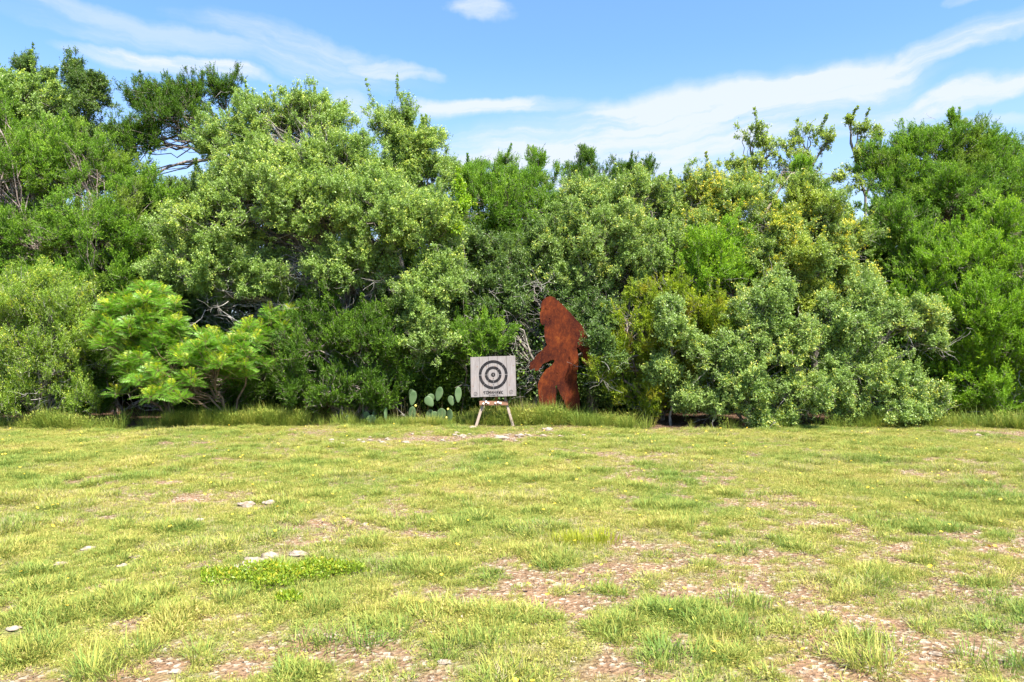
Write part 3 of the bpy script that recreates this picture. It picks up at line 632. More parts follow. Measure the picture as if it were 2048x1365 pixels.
def lawn_points(count, y0=3.2, y1=15.2, power=1.0, marg=.74):
    Y = y0 + (y1 - y0) * rng.random(count * 2) ** power
    # uniform on the ground inside a wedge a little wider than the view
    keep = rng.random(len(Y)) < (Y + 1) / (y1 + 1) if power == 1.0 else np.ones(len(Y), bool)
    Y = Y[keep][:count]; X = (rng.random(len(Y)) * 2 - 1) * (marg * Y + 2.4)
    return X, Y
# lawn tufts
X, Y = lawn_points(195000, power=.8)
b = bare(X, Y); keep = rng.random(len(X)) > b * .9; keep &= Y < edge_y(X) + .5; keep &= clear_of_stones(X, Y)
X, Y, b = X[keep], Y[keep], b[keep]
lush = fbm(X * 1.1 + 9, Y * 1.1, 21, 4); tuft = fbm(X * 3.4, Y * 3.4, 23, 3)
kd = np.where(rng.random(len(X)) < .50, 3, 0)
kd = np.where((tuft > .60) & (rng.random(len(X)) < .55), 1 + (rng.random(len(X)) < .5), kd)
kd = np.where((lush < .42) & (rng.random(len(X)) < .35), 4, kd)
kd = np.where(rng.random(len(X)) < .10, 5, kd)
size = rng.uniform(.7, 1.25, len(X)) * (.75 + .6 * sstep(tuft, .45, .75)) * (1 - .25 * b)
size *= 1 - .15 * sstep(Y, 9, 13)
tone = np.clip(rng.random(len(X)) * .7 + .35 * (1 - lush), 0, 1); tone = np.where(kd == 1, tone * .25, tone); tone = np.where(kd == 4, np.minimum(1, tone + .5), tone)
srcs = [src('a', [blades(34, .045, .03, .065, .55, .0030)], M['lawn']),
        src('b', [blades(46, .045, .04, .085, .85, .0040)], M['lawn']),
        src('c', [blades(44, .055, .04, .085, 1.1, .0034)], M['lawn']),
        src('d', [blades(26, .05, .02, .045, 1.1, .0032), flat_leaves(16, .05, .02, .022, .010)], M['lawn']),
        src('e', [blades(30, .05, .04, .08, 1.15, .0026)], M['straw']),
        src('f', [flat_leaves(26, .055, .022, .019, .009, .5)], M['lawn'])]
scatter('lawn_grass', 'patchy yellow green lawn grass with low weeds covering the clearing', 'grass', srcs, np.stack([X, Y, ground_h(X, Y)], 1), size, kd, tone)
print('lawn', len(X))
# litter: dead leaves and chips on bare soil and under the trees
X, Y = lawn_points(80000, power=.6); b = bare(X, Y); keep = rng.random(len(X)) < .12 + .88 * b
X, Y = X[keep], Y[keep]
X2 = rng.uniform(-11, 11, 26000); Y2 = rng.uniform(14.2, 18, 26000); k2 = Y2 > edge_y(X2) - .15; X, Y = np.concatenate([X, X2[k2]]), np.concatenate([Y, Y2[k2]])
def chips(k, spread, L, W):
    V, Lp, t = flat_leaves(k, spread, .006, L, W, .35); return V, Lp, t
srcs = [src('a', [chips(8, .05, .020, .010)], M['litter']), src('b', [chips(12, .06, .014, .008)], M['litter']), src('c', [chips(6, .06, .034, .006)], M['litter'])]
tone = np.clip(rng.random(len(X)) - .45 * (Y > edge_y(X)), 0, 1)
scatter('leaf_litter', 'dry brown and pale dead leaves scattered on bare soil and under the trees', 'leaf litter', srcs, np.stack([X, Y, ground_h(X, Y) + .004], 1), rng.uniform(.5, 1.15, len(X)), rng.integers(0, 3, len(X)), tone, .2)
# tall grass along the tree line
k = 6500
X = rng.uniform(-10.5, 10.8, k); off = np.abs(rng.normal(size=k)) * .30
Y = edge_y(X) + .05 + off
dn = fbm(X * .9 + 3, X * 0 + 1, 31, 3)
wgt = .10 + .95 * sstep(dn, .42, .62)
pxx = 1024 + X / Y * F
wgt = np.where((pxx > 210) & (pxx < 330), .06, wgt); wgt = np.where((pxx > 860) & (pxx < 1260), 1.2, wgt); wgt = np.where(pxx > 1300, wgt * .28, wgt)
keep = rng.random(k) < wgt; X, Y, pxx = X[keep], Y[keep], pxx[keep]
Y = np.where((pxx > 900) & (pxx < 1240), Y + .25 + rng.random(len(Y)) * .5, Y)
srcs = [src('a', [blades(40, .05, .14, .30, .40, .0055)], M['tall']), src('b', [blades(30, .06, .18, .38, .55, .0048)], M['tall']), src('c', [blades(26, .05, .10, .22, .8, .006)], M['tall']), src('d', [blades(8, .04, .1, .3, .3, .004), flat_leaves(60, .07, .24, .035, .016, 1.2)], M['tall'])]
scatter('tall_grass', 'tall unmown green grass fringing the foot of the trees', 'grass', srcs, np.stack([X, Y, ground_h(X, Y)], 1), rng.uniform(.45, 1.35, len(X)) * np.where((X / Y * F + 1024 > 700) & (X / Y * F + 1024 < 935), .62, 1) * (.6 + .8 * fbm(X * 2.5, Y * 2.5, 61, 2)), rng.integers(0, 4, len(X)), rng.random(len(X)) ** .7)
# dim undergrowth deep among the trunks
k = 900; X = rng.uniform(-15, 15, k); Y = rng.uniform(17.5, 26, k); keep = ~((X / Y * F + 1024 > 190) & (X / Y * F + 1024 < 350) & (Y < 21)); X, Y = X[keep], Y[keep]
def bushy(kk):
    P = rnd_dir(kk) * rng.random((kk, 1)) ** .4 * np.array([.45, .45, .4]) + np.array([0, 0, .38]); D = unit(rng.normal(size=(kk, 3)) + np.array([0, 0, .5])); S = side_of(D)
    V, L = leaf_geo(P, D, S, .030 * rng.uniform(.6, 1.2, kk), .015); return V, L, rng.random(kk)
scatter('undergrowth', 'dim leafy undergrowth deep among the tree trunks', 'undergrowth', [src('a', [bushy(2600)], M['oak_deep']), src('b', [bushy(2600)], M['juniper_deep'])], np.stack([X, Y, ground_h(X, Y)], 1), rng.uniform(1.0, 3.6, len(X)), rng.integers(0, 2, len(X)), rng.random(len(X)))
# yellow flowers
fm, (n, m, mix, ramp, smooth) = mat('yellow_petal')
pp = n('ShaderNodeBsdfPrincipled', i={'Base Color': ramp(n('ShaderNodeAttribute', attribute_name='tint').outputs['Fac'], [(0, (.75, .42, .02)), (1, (.85, .62, .04))]), 'Roughness': .6}); n('ShaderNodeOutputMaterial', i={0: pp.outputs[0]})
def flower():
    k = 6; a = np.arange(k) * 6.283 / k; D = np.stack([np.cos(a), np.sin(a), np.full(k, .25)], 1); S = np.stack([-np.sin(a), np.cos(a), a * 0], 1)
    V, L = leaf_geo(np.tile([[0, 0, .05]], (k, 1)), unit(D), S, .013, .012); return V, L, rng.random(k)
X, Y = lawn_points(650, power=.7)
scatter('wildflowers', 'tiny yellow wildflowers dotted through the lawn', 'flowers', [src('a', [flower()], fm)], np.stack([X, Y, ground_h(X, Y)], 1), rng.uniform(.7, 1.5, len(X)), np.zeros(len(X)), rng.random(len(X)), .3)

# ------------------------------------------------------------------ single tufts and weed patches
def patch(name, label, cat, px, py, matr, parts, group=None):
    Y_ = EYE * F / (py - 682.5); x = (px - 1024) / F * Y_
    root = empty(name, (x, Y_, gz(x, Y_)), 0, label, cat, group)
    g = Geo()
    for a in parts: g.add(*a)
    g.build('leaves', matr, root); return root
def shift(a, dx, dy=0): V, L, t = a; return V + np.array([dx, dy, 0]), L, t
def leafy(k, rx, ry, h, L, W):
    th = rng.random(k) * 6.283; r = np.sqrt(rng.random(k)) * (1 + .35 * np.sin(3 * th + 1) * .5)
    x, y = rx * r * np.cos(th), ry * r * np.sin(th)
    lump = .35 + .9 * fbm(x * 6 + 3, y * 6 + 3, 41, 2)
    P = np.stack([x, y, h * lump * rng.random(k) ** .4 * (1 - .5 * r ** 2)], 1)
    D = unit(rng.normal(size=(k, 3)) * .8 + np.array([0, 0, .8])); S = side_of(D)
    V, Lp = leaf_geo(P, D, S, L * rng.uniform(.6, 1.2, k), W * rng.uniform(.7, 1.2, k)); return V, Lp, np.clip(.2 + .5 * rng.random(k) + P[:, 2] / h * .3, 0, 1)
patch('weed_patch', 'low mat of bright lime green leafy weeds in the lower left lawn', 'plant', 560, 1160, M['weed'], [shift(leafy(int(5200 * r_ * r_ * 6), r_ * 1.3, r_ * .8, .13, .028, .011), x_, y_) for x_, y_, r_ in ((-.33, -.08, .17), (-.12, .06, .2), (.1, -.02, .17), (.3, .12, .18), (.48, .10, .1), (0, -.2, .11), (-.5, .02, .07), (.2, .2, .1))])
patch('weed_patch', 'small lime green weed just below the larger lime mat', 'plant', 575, 1205, M['weed'], [leafy(500, .09, .07, .09, .03, .012)])
patch('grass_tuft', 'bright yellow green upright grass patch right of centre in the lawn', 'grass', 1170, 1092, grass_mat('yellow_blade', [(0, (.30, .36, .03)), (.5, (.44, .42, .03)), (1, (.52, .42, .05))]),
      [shift(blades(95, .11, .07, .13, .3, .0042), x_, y_) for x_, y_ in ((-.18, 0), (-.06, .05), (.07, -.03), (.2, .02), (.12, .08), (-.1, -.06))])
TF = [(1330, 1330, 'splayed yellow green tuft at the bottom edge of the lawn', .18), (1480, 1215, 'upright green tuft in the bare soil on the lower right', .15), (1500, 1270, 'thick green tuft below the upright one, lower right', .15), (1740, 1290, 'long low green clump on the lower right mulch', .13),
      (1770, 1345, 'splayed yellowish tuft at the bottom edge, lower right', .2), (640, 1215, 'tall green tuft right of the small lime weed', .14), (180, 1345, 'wide green clump in the lower left corner', .2), (440, 1195, 'slim dark green tuft left of the lime mat', .14),
      (700, 1290, 'green tuft in the bottom middle left', .17), (935, 1300, 'bright green clump near the bottom centre', .17), (2000, 1330, 'green clump in the lower right corner', .18), (790, 1270, 'yellow green rosette near the bottom centre', .10), (330, 1320, 'grey green clump along the bottom left', .17), (60, 1290, 'small tuft by the left border near the bottom', .14)]
for px, py, lb, h in TF:
    r_ = .09
    patch('grass_tuft', lb, 'grass', px, py, M['lawn'], [shift(blades(70, r_, h * .45, h, .75, .0046), rng.normal() * .12, rng.normal() * .06) for q in range(4)], 'larger grass tufts in the lawn')
# pale dry seed-head grass beside the stand and in front of the cutout
def drystalks(k, sp, h0, h1, lean=.28):
    V, L, t = blades(k, sp, h0, h1, lean, .0032)
    return V, L, .5 + .5 * t
for px, Y_, lb, parts in ((1046, 15.25, 'pale straw coloured grass clump between the target and the rusty cutout', [drystalks(150, .16, .25, .58), drystalks(120, .3, .2, .45, .4)]),
                    (1105, 15.3, 'thin reddish dry stalks in front of the legs of the rusty cutout', [drystalks(34, .22, .4, .72, .25)]),
                    (805, 15.0, 'thin dry stalks among the prickly pear pads', [drystalks(26, .3, .3, .62, .25)]),
                    (860, 14.95, 'yellowish stalks just left of the target among the cactus', [drystalks(22, .3, .25, .5, .3)])):
    x = (px - 1024) / F * Y_; root = empty('dry_grass', (x, Y_, gz(x, Y_)), 0, lb, 'grass'); g = Geo()
    for a in parts: g.add(*a)
    g.build('stalks', M['straw'], root)

# ------------------------------------------------------------------ stones
stm, (n, m, mix, ramp, smooth) = mat('limestone')
g_ = n('ShaderNodeNewGeometry'); ns = n('ShaderNodeTexNoise', i={'Vector': g_.outputs['Position'], 'Scale': 25.0, 'Detail': 8.0}).outputs[0]
bp = n('ShaderNodeBump', i={'Height': ns, 'Strength': .6, 'Distance': .01})
pp = n('ShaderNodeBsdfPrincipled', i={'Base Color': ramp(ns, [(.35, (0.182, 0.129, 0.083)), (.6, (0.314, 0.262, 0.201))]), 'Roughness': .9, 'Normal': bp.outputs[0]}); n('ShaderNodeOutputMaterial', i={0: pp.outputs[0]})
def stone_mesh(sd):
    bm = bmesh.new(); bmesh.ops.create_icosphere(bm, subdivisions=3, radius=1)
    for v in bm.verts:
        q = v.co.copy(); f = 1 + .5 * mnoise.noise(q * 1.3 + Vector((sd, 0, 0))) + .28 * mnoise.noise(q * 3.2 + Vector((0, sd, 0)))
        v.co = Vector((q.x * f, q.y * f * .75, max(-.3, q.z * f * .5)))
    for f in bm.faces: f.smooth = True
    me = bpy.data.meshes.new('stone'); bm.to_mesh(me); bm.free(); me.materials.append(stm); return me
smeshes = [stone_mesh(k * 7.3) for k in range(7)]
for i, (px, py, r_, lb) in enumerate(ST):
    Y_ = EYE * F / (py - 682.5); x = (px - 1024) / F * Y_
    o = link(bpy.data.objects.new('stone', smeshes[i % 7])); r_ *= 1.05; o.location = (x, Y_, gz(x, Y_) + .002 + r_ * .10); o.scale = (r_, r_ * .9, r_ * .7); o.rotation_euler.z = rng.random() * 1.2 - .6
    tag(o, lb, 'stone', 'pale limestone pieces in the lawn')
for i in range(46):
    if i < 30: x, Y_ = rng.normal(.1, 1.0), rng.normal(13.4, .3)
    else: x, Y_ = rng.normal(-2.2, .7), rng.normal(12.7, .25)
    r_ = rng.uniform(.018, .052)
    o = link(bpy.data.objects.new('stone', smeshes[i % 7])); o.location = (x, Y_, gz(x, Y_) + .003 + r_ * .2); o.scale = (r_, r_, r_ * .8); o.rotation_euler.z = rng.random() * 6
    tag(o, 'little pale limestone chip in the stony strip', 'stone', 'little stones in the stony strip')

# ------------------------------------------------------------------ prickly pear
cm, (n, m, mix, ramp, smooth) = mat('cactus_skin')
tcn = n('ShaderNodeTexCoord'); vo = n('ShaderNodeTexVoronoi', i={'Vector': tcn.outputs['Object'], 'Scale': 28.0, 'Randomness': .35})
ns = n('ShaderNodeTexNoise', i={'Vector': tcn.outputs['Object'], 'Scale': 6.0, 'Detail': 5.0}).outputs[0]
c = ramp(ns, [(.3, (0.048, 0.092, 0.029)), (.65, (0.101, 0.150, 0.061))]); c = mix(m('SUBTRACT', 1.0, smooth(vo.outputs['Distance'], .10, .17)), c, (0.223, 0.230, 0.138))
pp = n('ShaderNodeBsdfPrincipled', i={'Base Color': c, 'Roughness': .55, 'Specular IOR Level': .35}); n('ShaderNodeOutputMaterial', i={0: pp.outputs[0]})
ym, (n, m, mix, ramp, smooth) = mat('cactus_flower'); pp = n('ShaderNodeBsdfPrincipled', i={'Base Color': (.78, .62, .12, 1), 'Roughness': .6}); n('ShaderNodeOutputMaterial', i={0: pp.outputs[0]})
def pad_mesh(L, W):
    bm = bmesh.new(); bmesh.ops.create_uvsphere(bm, u_segments=20, v_segments=14, radius=1)
    for v in bm.verts:
        t = (v.co.z + 1) / 2; wdt = .62 + .38 * math.sin(min(1, t * 1.25) * math.pi * .5)
        v.co = Vector((v.co.x * W / 2 * wdt, v.co.y * .016, t * L)) + Vector((0, .012 * math.sin(t * 3), 0))
    for f in bm.faces: f.smooth = True
    me = bpy.data.meshes.new('pad'); bm.to_mesh(me); bm.free(); me.materials.append(cm); return me
def cactus(label, base, pads, flowers=()):
    b0 = Vector((*base, gz(*base))); root = empty('prickly_pear', b0, 0, label, 'cactus')
    for (px, py, dY, L, W, tilt, yaw) in pads:      # foot of the pad in the photo, size in metres
        p = Vector(at(px, py, base[1] + dY)) - b0
        o = link(bpy.data.objects.new('pad', pad_mesh(L, W)), root); o.location = p; o.rotation_euler = (R(rng.uniform(-10, 10)), R(tilt), R(yaw))
    for (px, py) in flowers:
        bm = bmesh.new(); bmesh.ops.create_icosphere(bm, subdivisions=2, radius=.022)
        for v in bm.verts: v.co.z *= 1.2; v.co.x *= 1 + .3 * math.sin(v.co.y * 200)
        me = bpy.data.meshes.new('flower'); bm.to_mesh(me); bm.free(); me.materials.append(ym)
        o = link(bpy.data.objects.new('flower', me), root); o.location = Vector(at(px, py, base[1] - .08)) - b0
cactus('prickly pear with broad pale green pads immediately left of the target', (-1.6, 15.15), [
    (823, 812, .0, .31, .16, 10, 10), (822, 800, .15, .22, .16, -4, -30), (866, 813, .0, .24, .19, -38, 15), (874, 803, .0, .30, .17, 14, -15), (856, 806, .12, .20, .17, 30, 20),
    (884, 842, .02, .26, .20, -4, 10), (898, 846, -.12, .28, .16, 4, -35), (875, 843, .08, .22, .17, -25, 20), (916, 806, .5, .34, .16, 5, 20), (905, 812, .55, .22, .15, -15, 0), (823, 845, .05, .33, .16, 4, 5), (858, 848, .1, .3, .18, 3, 25)], [(831, 812), (896, 819), (893, 836)])
cactus('smaller shaded prickly pear in front of the dark juniper bush', (-2.75, 15.05), [
    (728, 835, .1, .32, .08, -2, 70), (738, 845, 0, .24, .14, -20, 25), (741, 850, -.1, .2, .2, 8, 10), (696, 848, 0, .18, .10, 0, 40), (772, 843, 0, .28, .10, 6, 55), (748, 840, .1, .2, .1, 15, 60)])

# ------------------------------------------------------------------ target stand
def wood_mat(name, a, b, c_, scale=(3, 3, .35), sc_=16):
    x, (n, m, mix, ramp, smooth) = mat(name)
    tcn = n('ShaderNodeTexCoord'); mp = n('ShaderNodeMapping', i={'Vector': tcn.outputs['Object'], 'Scale': scale})
    oi = n('ShaderNodeObjectInfo')
    va = n('ShaderNodeVectorMath', operation='ADD', i={0: mp.outputs[0], 1: oi.outputs['Location']})
    ns = n('ShaderNodeTexNoise', i={'Vector': va.outputs[0], 'Scale': sc_, 'Detail': 8.0, 'Roughness': .65}).outputs[0]
    big = n('ShaderNodeTexNoise', i={'Vector': tcn.outputs['Object'], 'Scale': 5.0, 'Detail': 3.0}).outputs[0]
    kn = n('ShaderNodeTexVoronoi', i={'Vector': tcn.outputs['Object'], 'Scale': 5.5})
    c = ramp(ns, [(.3, a), (.7, b)]); c = mix(m('MULTIPLY', smooth(big, .5, .7), .5), c, c_)
    c = mix(m('MULTIPLY', m('SUBTRACT', 1.0, smooth(kn.outputs['Distance'], .05, .10)), .7), c, (.20, .12, .08))
    bp = n('ShaderNodeBump', i={'Height': ns, 'Strength': .4, 'Distance': .004})
    p = n('ShaderNodeBsdfPrincipled', i={'Base Color': c, 'Roughness': .8, 'Normal': bp.outputs[0], 'Specular IOR Level': .2}); n('ShaderNodeOutputMaterial', i={0: p.outputs[0]}); return x
M['plank'] = wood_mat('weathered_plank', (0.182, 0.154, 0.141), (0.279, 0.251, 0.238), (0.257, 0.196, 0.168))
M['leg'] = wood_mat('leg_wood', (0.225, 0.169, 0.122), (0.356, 0.281, 0.225), (0.263, 0.169, 0.112))
M['brown'] = wood_mat('brown_wood', (0.188, 0.094, 0.056), (0.325, 0.175, 0.106), (0.250, 0.112, 0.062))
inkm, (n, m, mix, ramp, smooth) = mat('black_paint')
tcn = n('ShaderNodeTexCoord'); ns = n('ShaderNodeTexNoise', i={'Vector': tcn.outputs['Object'], 'Scale': 40.0, 'Detail': 5.0}).outputs[0]
pp = n('ShaderNodeBsdfPrincipled', i={'Base Color': ramp(ns, [(.4, (.012, .011, .012)), (.75, (.035, .032, .032))]), 'Specular IOR Level': .15, 'Roughness': .85}); n('ShaderNodeOutputMaterial', i={0: pp.outputs[0]})
whm, (n, m, mix, ramp, smooth) = mat('white_plastic'); pp = n('ShaderNodeBsdfPrincipled', i={'Base Color': (.72, .74, .70, 1), 'Roughness': .5}); n('ShaderNodeOutputMaterial', i={0: pp.outputs[0]})

def box_obj(name, sx_, sy_, sz_, matr, parent, mtx, bev=.004):
    bm = bmesh.new(); bmesh.ops.create_cube(bm, size=1); bmesh.ops.scale(bm, vec=(sx_, sy_, sz_), verts=bm.verts)
    bmesh.ops.bevel(bm, geom=bm.edges[:], offset=bev, segments=2, affect='EDGES')
    me = bpy.data.meshes.new(name); bm.to_mesh(me); bm.free(); me.materials.append(matr)
    o = link(bpy.data.objects.new(name, me), parent); o.matrix_local = mtx; return o
def stick(name, a, b, w_, d_, matr, parent):
    a, b = Vector(a), Vector(b); z = (b - a).normalized(); x_ = Vector((1, 0, 0)) if abs(z.x) < .9 else Vector((0, 0, 1)); x_ = (x_ - z * x_.dot(z)).normalized(); y_ = z.cross(x_)
    mt = Matrix((x_, y_, z)).transposed().to_4x4(); mt.translation = (a + b) / 2
    return box_obj(name, w_, d_, (b - a).length, matr, parent, mt)
TY = 14.80; S_ = TY / F
tx = (988 - 1024) * S_; tb = Vector((tx, TY, gz(tx, TY)))
stand = empty('target_stand', tb, 0, 'wooden throwing target with black rings on a three legged stand', 'target')
def tl(px, py, dy=0): return Vector(((px - 1024) * S_ - tb.x, dy, EYE - (py - 682.5) * S_ - tb.z))
stick('leg', tl(951, 857, -.06), tl(985, 745, .13), .052, .036, M['leg'], stand)
stick('leg', tl(1028, 858, -.06), tl(995, 745, .13), .052, .036, M['leg'], stand)
stick('rear_leg', tl(991, 845, 1.35) , tl(990, 750, .16), .05, .04, M['brown'], stand)
bar = stick('crossbar', tl(959, 806.5, -.035), tl(1016, 806.5, -.035), .085, .032, M['brown'], stand)
# small white clips fixed along the crossbar
for cx_, cy_, s_ in ((967, 807, .022), (972.5, 803.5, .026), (977, 806, .022), (991, 806, .02), (996.5, 804.5, .024), (1001, 806, .024)):
    bm = bmesh.new(); bmesh.ops.create_cube(bm, size=1); bmesh.ops.scale(bm, vec=(s_ * 1.4, .02, s_ * 1.5), verts=bm.verts)
    r1 = bmesh.ops.create_cube(bm, size=1, matrix=Matrix.Translation((0, -.012, -s_ * .45)) @ Matrix.Diagonal((s_ * 1.1, .03, s_ * .5, 1)))
    bmesh.ops.bevel(bm, geom=bm.edges[:], offset=.002, segments=2, affect='EDGES')
    me = bpy.data.meshes.new('clip'); bm.to_mesh(me); bm.free(); me.materials.append(whm)
    o = link(bpy.data.objects.new('clip', me), stand); o.location = tl(cx_, cy_, -.035 - .028); o.rotation_euler.y = rng.normal() * .15
# board of five planks, leaning back a little
BW, BH = .893, .795
bc = tl(986.5, 753.5, -.01)
Bm = Matrix.Translation(bc) @ Matrix.Rotation(R(-1.9), 4, 'Y') @ Matrix.Rotation(R(-6), 4, 'Z') @ Matrix.Rotation(R(-6), 4, 'X')
pwid = [.176, .184, .176, .184, .173]; x_ = -BW / 2
for i, pw_ in enumerate(pwid):
    mt = Bm @ Matrix.Translation((x_ + pw_ / 2, .0, (rng.random() - .5) * .008)); x_ += pw_
    box_obj('plank', pw_ - .004, .07, BH + (rng.random() - .5) * .006, M['plank'], stand, mt, .003)
# black painted marks stand 3 mm proud of the planks
class Ink:
    def __init__(s): s.bm = bmesh.new()
    def poly(s, pts):
        top = [s.bm.verts.new((x, -.0385, z)) for x, z in pts]; bot = [s.bm.verts.new((x, -.0340, z)) for x, z in pts]
        try: s.bm.faces.new(top)
        except ValueError: return
        k = len(pts)
        for q in range(k): s.bm.faces.new((top[q], bot[q], bot[(q + 1) % k], top[(q + 1) % k]))
    def arc(s, cx, cz, r0, r1, a0, a1, k=14):
        for q in range(k):
            p, t = R(a0 + (a1 - a0) * q / k), R(a0 + (a1 - a0) * (q + 1) / k)
            s.poly([(cx + r * math.cos(a), cz + r * math.sin(a)) for r, a in ((r0, p), (r1, p), (r1, t), (r0, t))])
    def line(s, pts, w_):
        for (a, b) in zip(pts[:-1], pts[1:]):
            a, b = Vector(a), Vector(b); d = (b - a).normalized(); nn = Vector((-d.y, d.x)) * w_ / 2; e = d * w_ * .3
            s.poly([tuple(v) for v in (a - e - nn, b + e - nn, b + e + nn, a - e + nn)])
    def done(s, name):
        bmesh.ops.recalc_face_normals(s.bm, faces=s.bm.faces[:])
        me = bpy.data.meshes.new(name); s.bm.to_mesh(me); s.bm.free(); me.materials.append(inkm)
        o = link(bpy.data.objects.new(name, me), stand); o.matrix_local = Bm; return o
cz0 = .035
def ring(r0, r1, gaps):
    k = Ink(); g = sorted(gaps)
    for i, (a, hw) in enumerate(g):
        a2, hw2 = g[(i + 1) % len(g)]; a2 += 360 if a2 <= a else 0
        k.arc(.005, cz0, r0, r1, a + hw, a2 - hw2)
    return k.done('ring')
ring(.232, .286, [(0, 1.6), (180, 1.6), (45, .7), (90, .2), (135, .7), (225, .7), (270, .9), (315, .7)])
ring(.112, .165, [(0, 2.2), (180, 2.2), (45, 1.2), (225, 1.2), (315, 1.2)])
ring(.012, .043, [(0, .1), (180, .1)])
# figures down the middle
SEG = {'A': [(0, 0), (.5, 1), (1, 0)], 'a': [(.22, .38), (.78, .38)]}
GL = {'T': [[(-.15, .86), (1, 1)], [(.45, .95), (.45, 0)], [(-.15, .86), (-.1, .55)]], 'O': [[(0, .15), (0, .85), (.3, 1), (.7, 1), (1, .85), (1, .15), (.7, 0), (.3, 0), (0, .15)]],
      'M': [[(0, 0), (0, 1), (.5, .35), (1, 1), (1, 0)]], 'A': [[(0, 0), (.5, 1), (1, 0)], [(.2, .35), (.8, .35)]], 'H': [[(0, 0), (0, 1)], [(1, 0), (1, 1)], [(0, .5), (1, .5)]],
      'W': [[(0, 1), (.25, 0), (.5, .7), (.75, 0), (1, 1)]], 'K': [[(0, 0), (0, 1)], [(1, 1), (0, .45), (1, -.12)]], 'R': [[(0, 0), (0, 1), (.8, 1), (1, .75), (.8, .5), (0, .5)], [(.4, .5), (1, 0)]],
      'G': [[(1, .85), (.7, 1), (.2, 1), (0, .8), (0, .2), (.2, 0), (1, 0), (1, .45), (.55, .45)]], 'E': [[(1, 1), (0, 1), (0, 0), (1, 0)], [(0, .5), (.8, .5)]], 'S': [[(1, .9), (.2, 1), (0, .75), (.2, .52), (.8, .48), (1, .25), (.8, 0), (0, .08)]],
      '1': [[(.2, .8), (.5, 1), (.5, 0)]], '2': [[(0, .8), (.3, 1), (.8, 1), (1, .7), (0, 0), (1, 0)]], '3': [[(0, 1), (.8, 1), (1, .75), (.5, .5), (1, .25), (.8, 0), (0, 0)]], '4': [[(.7, 0), (.7, 1), (0, .35), (1, .35)]], '5': [[(1, 1), (0, 1), (0, .55), (.8, .55), (1, .3), (.8, 0), (0, 0)]]}
def word(k, txt, x0, z0, cw, ch, gap, wd, arch=0):
    x = x0
    for i, cch in enumerate(txt):
        zz = z0 + arch * math.sin(math.pi * (i + .5) / len(txt))
        for st in GL[cch]: k.line([(x + a * cw, zz + b * ch) for a, b in st], wd)
        x += cw + gap
k = Ink(); word(k, 'TOMAHAWK', -.186, -.345, .0325, .056, .0165, .0105, .006); k.done('lettering')
k = Ink(); word(k, 'TARGETS', -.080, -.376, .013, .016, .012, .0045); k.done('lettering')
for ch_, zz in (('4', -.074), ('2', -.196)): k = Ink(); word(k, ch_, .0, cz0 + zz - .012, .011, .020, 0, .0045); k.done('numeral')
whi = bpy.data.materials.new('bare_wood_figure'); 
# figures left unpainted on the black rings
M['figure'] = wood_mat('figure_wood', (0.190, 0.167, 0.149), (0.238, 0.214, 0.196), (0.214, 0.178, 0.155))
def pale(txt, zz, h_=.02):
    k = Ink(); word(k, txt, .0, cz0 + zz - h_ / 2, h_ * .55, h_, 0, .0055); o = k.done('numeral'); o.data.materials[0] = M['figure']; o.location += (Bm.to_3x3() @ Vector((0, -.0025, 0)))
for t_, z_, h_ in (('5', 0, .03), ('3', -.138, .022), ('1', -.259, .024)): pale(t_, z_, h_)
def face(cx, cz, r):
    k = Ink(); k.arc(cx, cz, r - .004, r, 0, 359.9, 22)
    for s in (-1, 1): k.line([(cx + s * .012 - .004, cz + .008), (cx + s * .012 + .004, cz + .012)], .005)
    k.line([(cx - .014, cz - .008), (cx - .006, cz - .015), (cx + .006, cz - .015), (cx + .015, cz - .006)], .004); k.done('face_drawing')
face(-.352, -.335, .037); face(.353, -.315, .039)

# ------------------------------------------------------------------ rusty steel cutout
rm, (n, m, mix, ramp, smooth) = mat('rusted_steel')
tcn = n('ShaderNodeTexCoord'); mp = n('ShaderNodeMapping', i={'Vector': tcn.outputs['Object'], 'Scale': (3, 3, 1.5)})
na_ = n('ShaderNodeTexNoise', i={'Vector': mp.outputs[0], 'Scale': 6.0, 'Detail': 8.0, 'Roughness': .65}).outputs[0]
nb_ = n('ShaderNodeTexNoise', i={'Vector': tcn.outputs['Object'], 'Scale': 2.0, 'Detail': 4.0, 'Roughness': .55}).outputs[0]
nc_ = n('ShaderNodeTexNoise', i={'Vector': tcn.outputs['Object'], 'Scale': 45.0, 'Detail': 4.0}).outputs[0]
c = ramp(m('ADD', m('MULTIPLY', na_, .38), m('MULTIPLY', nb_, .62)), [(.40, (0.031, 0.006, 0.004)), (.49, (0.065, 0.013, 0.005)), (.55, (0.107, 0.021, 0.006)), (.64, (0.198, 0.053, 0.011))])
c = mix(m('MULTIPLY', smooth(nc_, .5, .75), .35), c, (.20, .055, .014))
bp = n('ShaderNodeBump', i={'Height': nc_, 'Strength': .4, 'Distance': .004})
pp = n('ShaderNodeBsdfPrincipled', i={'Base Color': c, 'Roughness': .9, 'Specular IOR Level': .12, 'Normal': bp.outputs[0]}); n('ShaderNodeOutputMaterial', i={0: pp.outputs[0]})
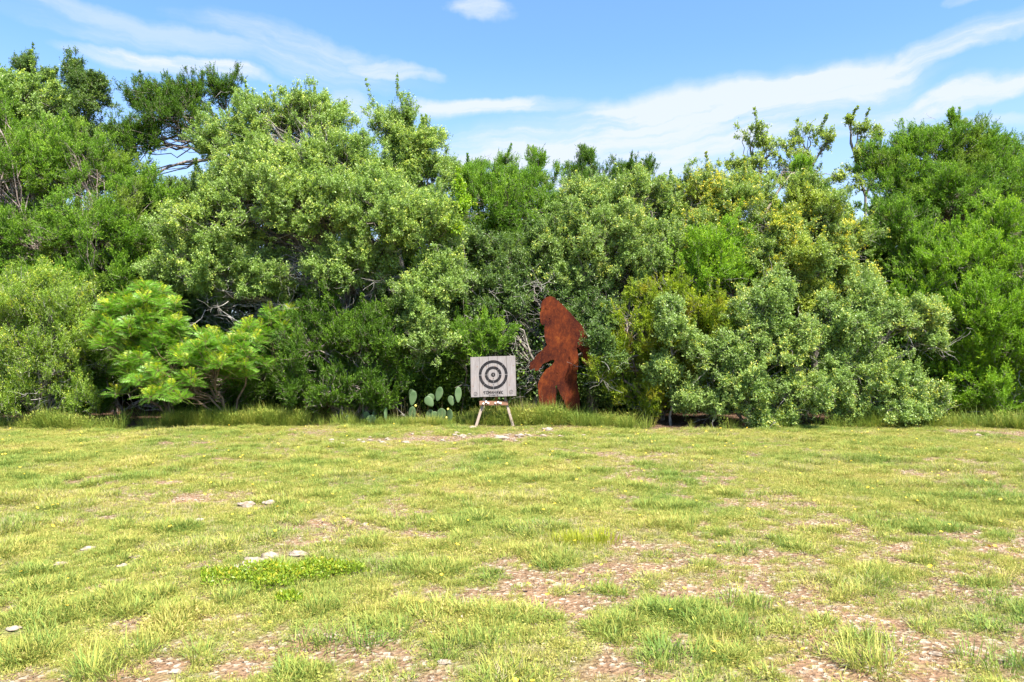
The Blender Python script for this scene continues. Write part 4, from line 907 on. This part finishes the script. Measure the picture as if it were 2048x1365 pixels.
OUT = [(300, 62), (345, 75), (390, 115), (440, 165), (500, 225), (560, 290), (620, 360), (665, 430), (695, 490), (725, 560), (745, 630), (752, 700), (735, 755), (700, 775), (660, 765), (632, 730), (640, 680), (632, 640), (612, 612), (594, 600), (576, 580),
       (583, 640), (592, 720), (587, 800), (576, 860), (572, 920), (585, 990), (600, 1080), (607, 1160), (600, 1240), (610, 1330), (620, 1400), (540, 1400), (520, 1310), (485, 1220), (440, 1115), (405, 1055), (384, 1000), (372, 962), (360, 975),
       (366, 1040), (358, 1120), (352, 1200), (345, 1290), (350, 1390), (240, 1390), (222, 1290), (208, 1200), (190, 1110), (183, 1020), (184, 960), (200, 900), (230, 850), (270, 800), (325, 765), (350, 720), (335, 703), (290, 722), (240, 742), (207, 782), (190, 815),
       (152, 820), (146, 790), (128, 800), (103, 812), (90, 790), (102, 745), (140, 700), (180, 650), (240, 595), (272, 560), (260, 520), (250, 470), (245, 400), (252, 345), (225, 358), (210, 340), (205, 300), (203, 240), (214, 205), (209, 170), (225, 120), (260, 80)]
SY = 15.6
def sp(zx, zy): return Vector(((1040 + zx / 5.056 - 1024) / F * SY, 0, EYE - (580 + zy / 5.056 - 682.5) / F * SY))
rs = random.Random(3); pts = []
for i, p in enumerate(OUT):
    a, b = sp(*p), sp(*OUT[(i + 1) % len(OUT)]); k = max(1, int((b - a).length / .028)); d = (b - a).normalized(); nn = Vector((-d.z, 0, d.x))
    for q in range(k):
        pts.append(a.lerp(b, q / k) + nn * (rs.uniform(-.007, .009) if p[1] < 1380 else 0))
ox = sp(400, 1200).x; oz = gz(ox, SY)
bm = bmesh.new(); vs = [bm.verts.new((p.x - ox, -.004, max(p.z - oz, -.12))) for p in pts]; f = bm.faces.new(vs)
r_ = bmesh.ops.extrude_face_region(bm, geom=[f]); bmesh.ops.translate(bm, vec=(0, .008, 0), verts=[v for v in r_['geom'] if isinstance(v, bmesh.types.BMVert)])
bmesh.ops.recalc_face_normals(bm, faces=bm.faces[:]); bmesh.ops.triangulate(bm, faces=[f_ for f_ in bm.faces if len(f_.verts) > 4], ngon_method='EAR_CLIP')
me = bpy.data.meshes.new('metal_silhouette'); bm.to_mesh(me); bm.free(); me.materials.append(rm)
cut = link(bpy.data.objects.new('metal_silhouette', me)); cut.location = (ox, SY, oz)
tag(cut, 'rusty steel cutout of a shaggy striding ape-like figure standing against the trees', 'sculpture')
for zx, zy, r_ in ((265, 185, .020), (300, 282, .012), (378, 835, .018), (120, 783, .01)):     # bolt heads
    bm = bmesh.new(); bmesh.ops.create_cone(bm, segments=12, radius1=r_, radius2=r_ * .8, depth=.010, cap_ends=True)
    bmesh.ops.rotate(bm, verts=bm.verts, cent=(0, 0, 0), matrix=Matrix.Rotation(R(90), 3, 'X'))
    me = bpy.data.meshes.new('bolt'); bm.to_mesh(me); bm.free(); me.materials.append(rm)
    o = link(bpy.data.objects.new('bolt', me), cut); p = sp(zx, zy); o.location = (p.x - ox, -.008, p.z - oz)
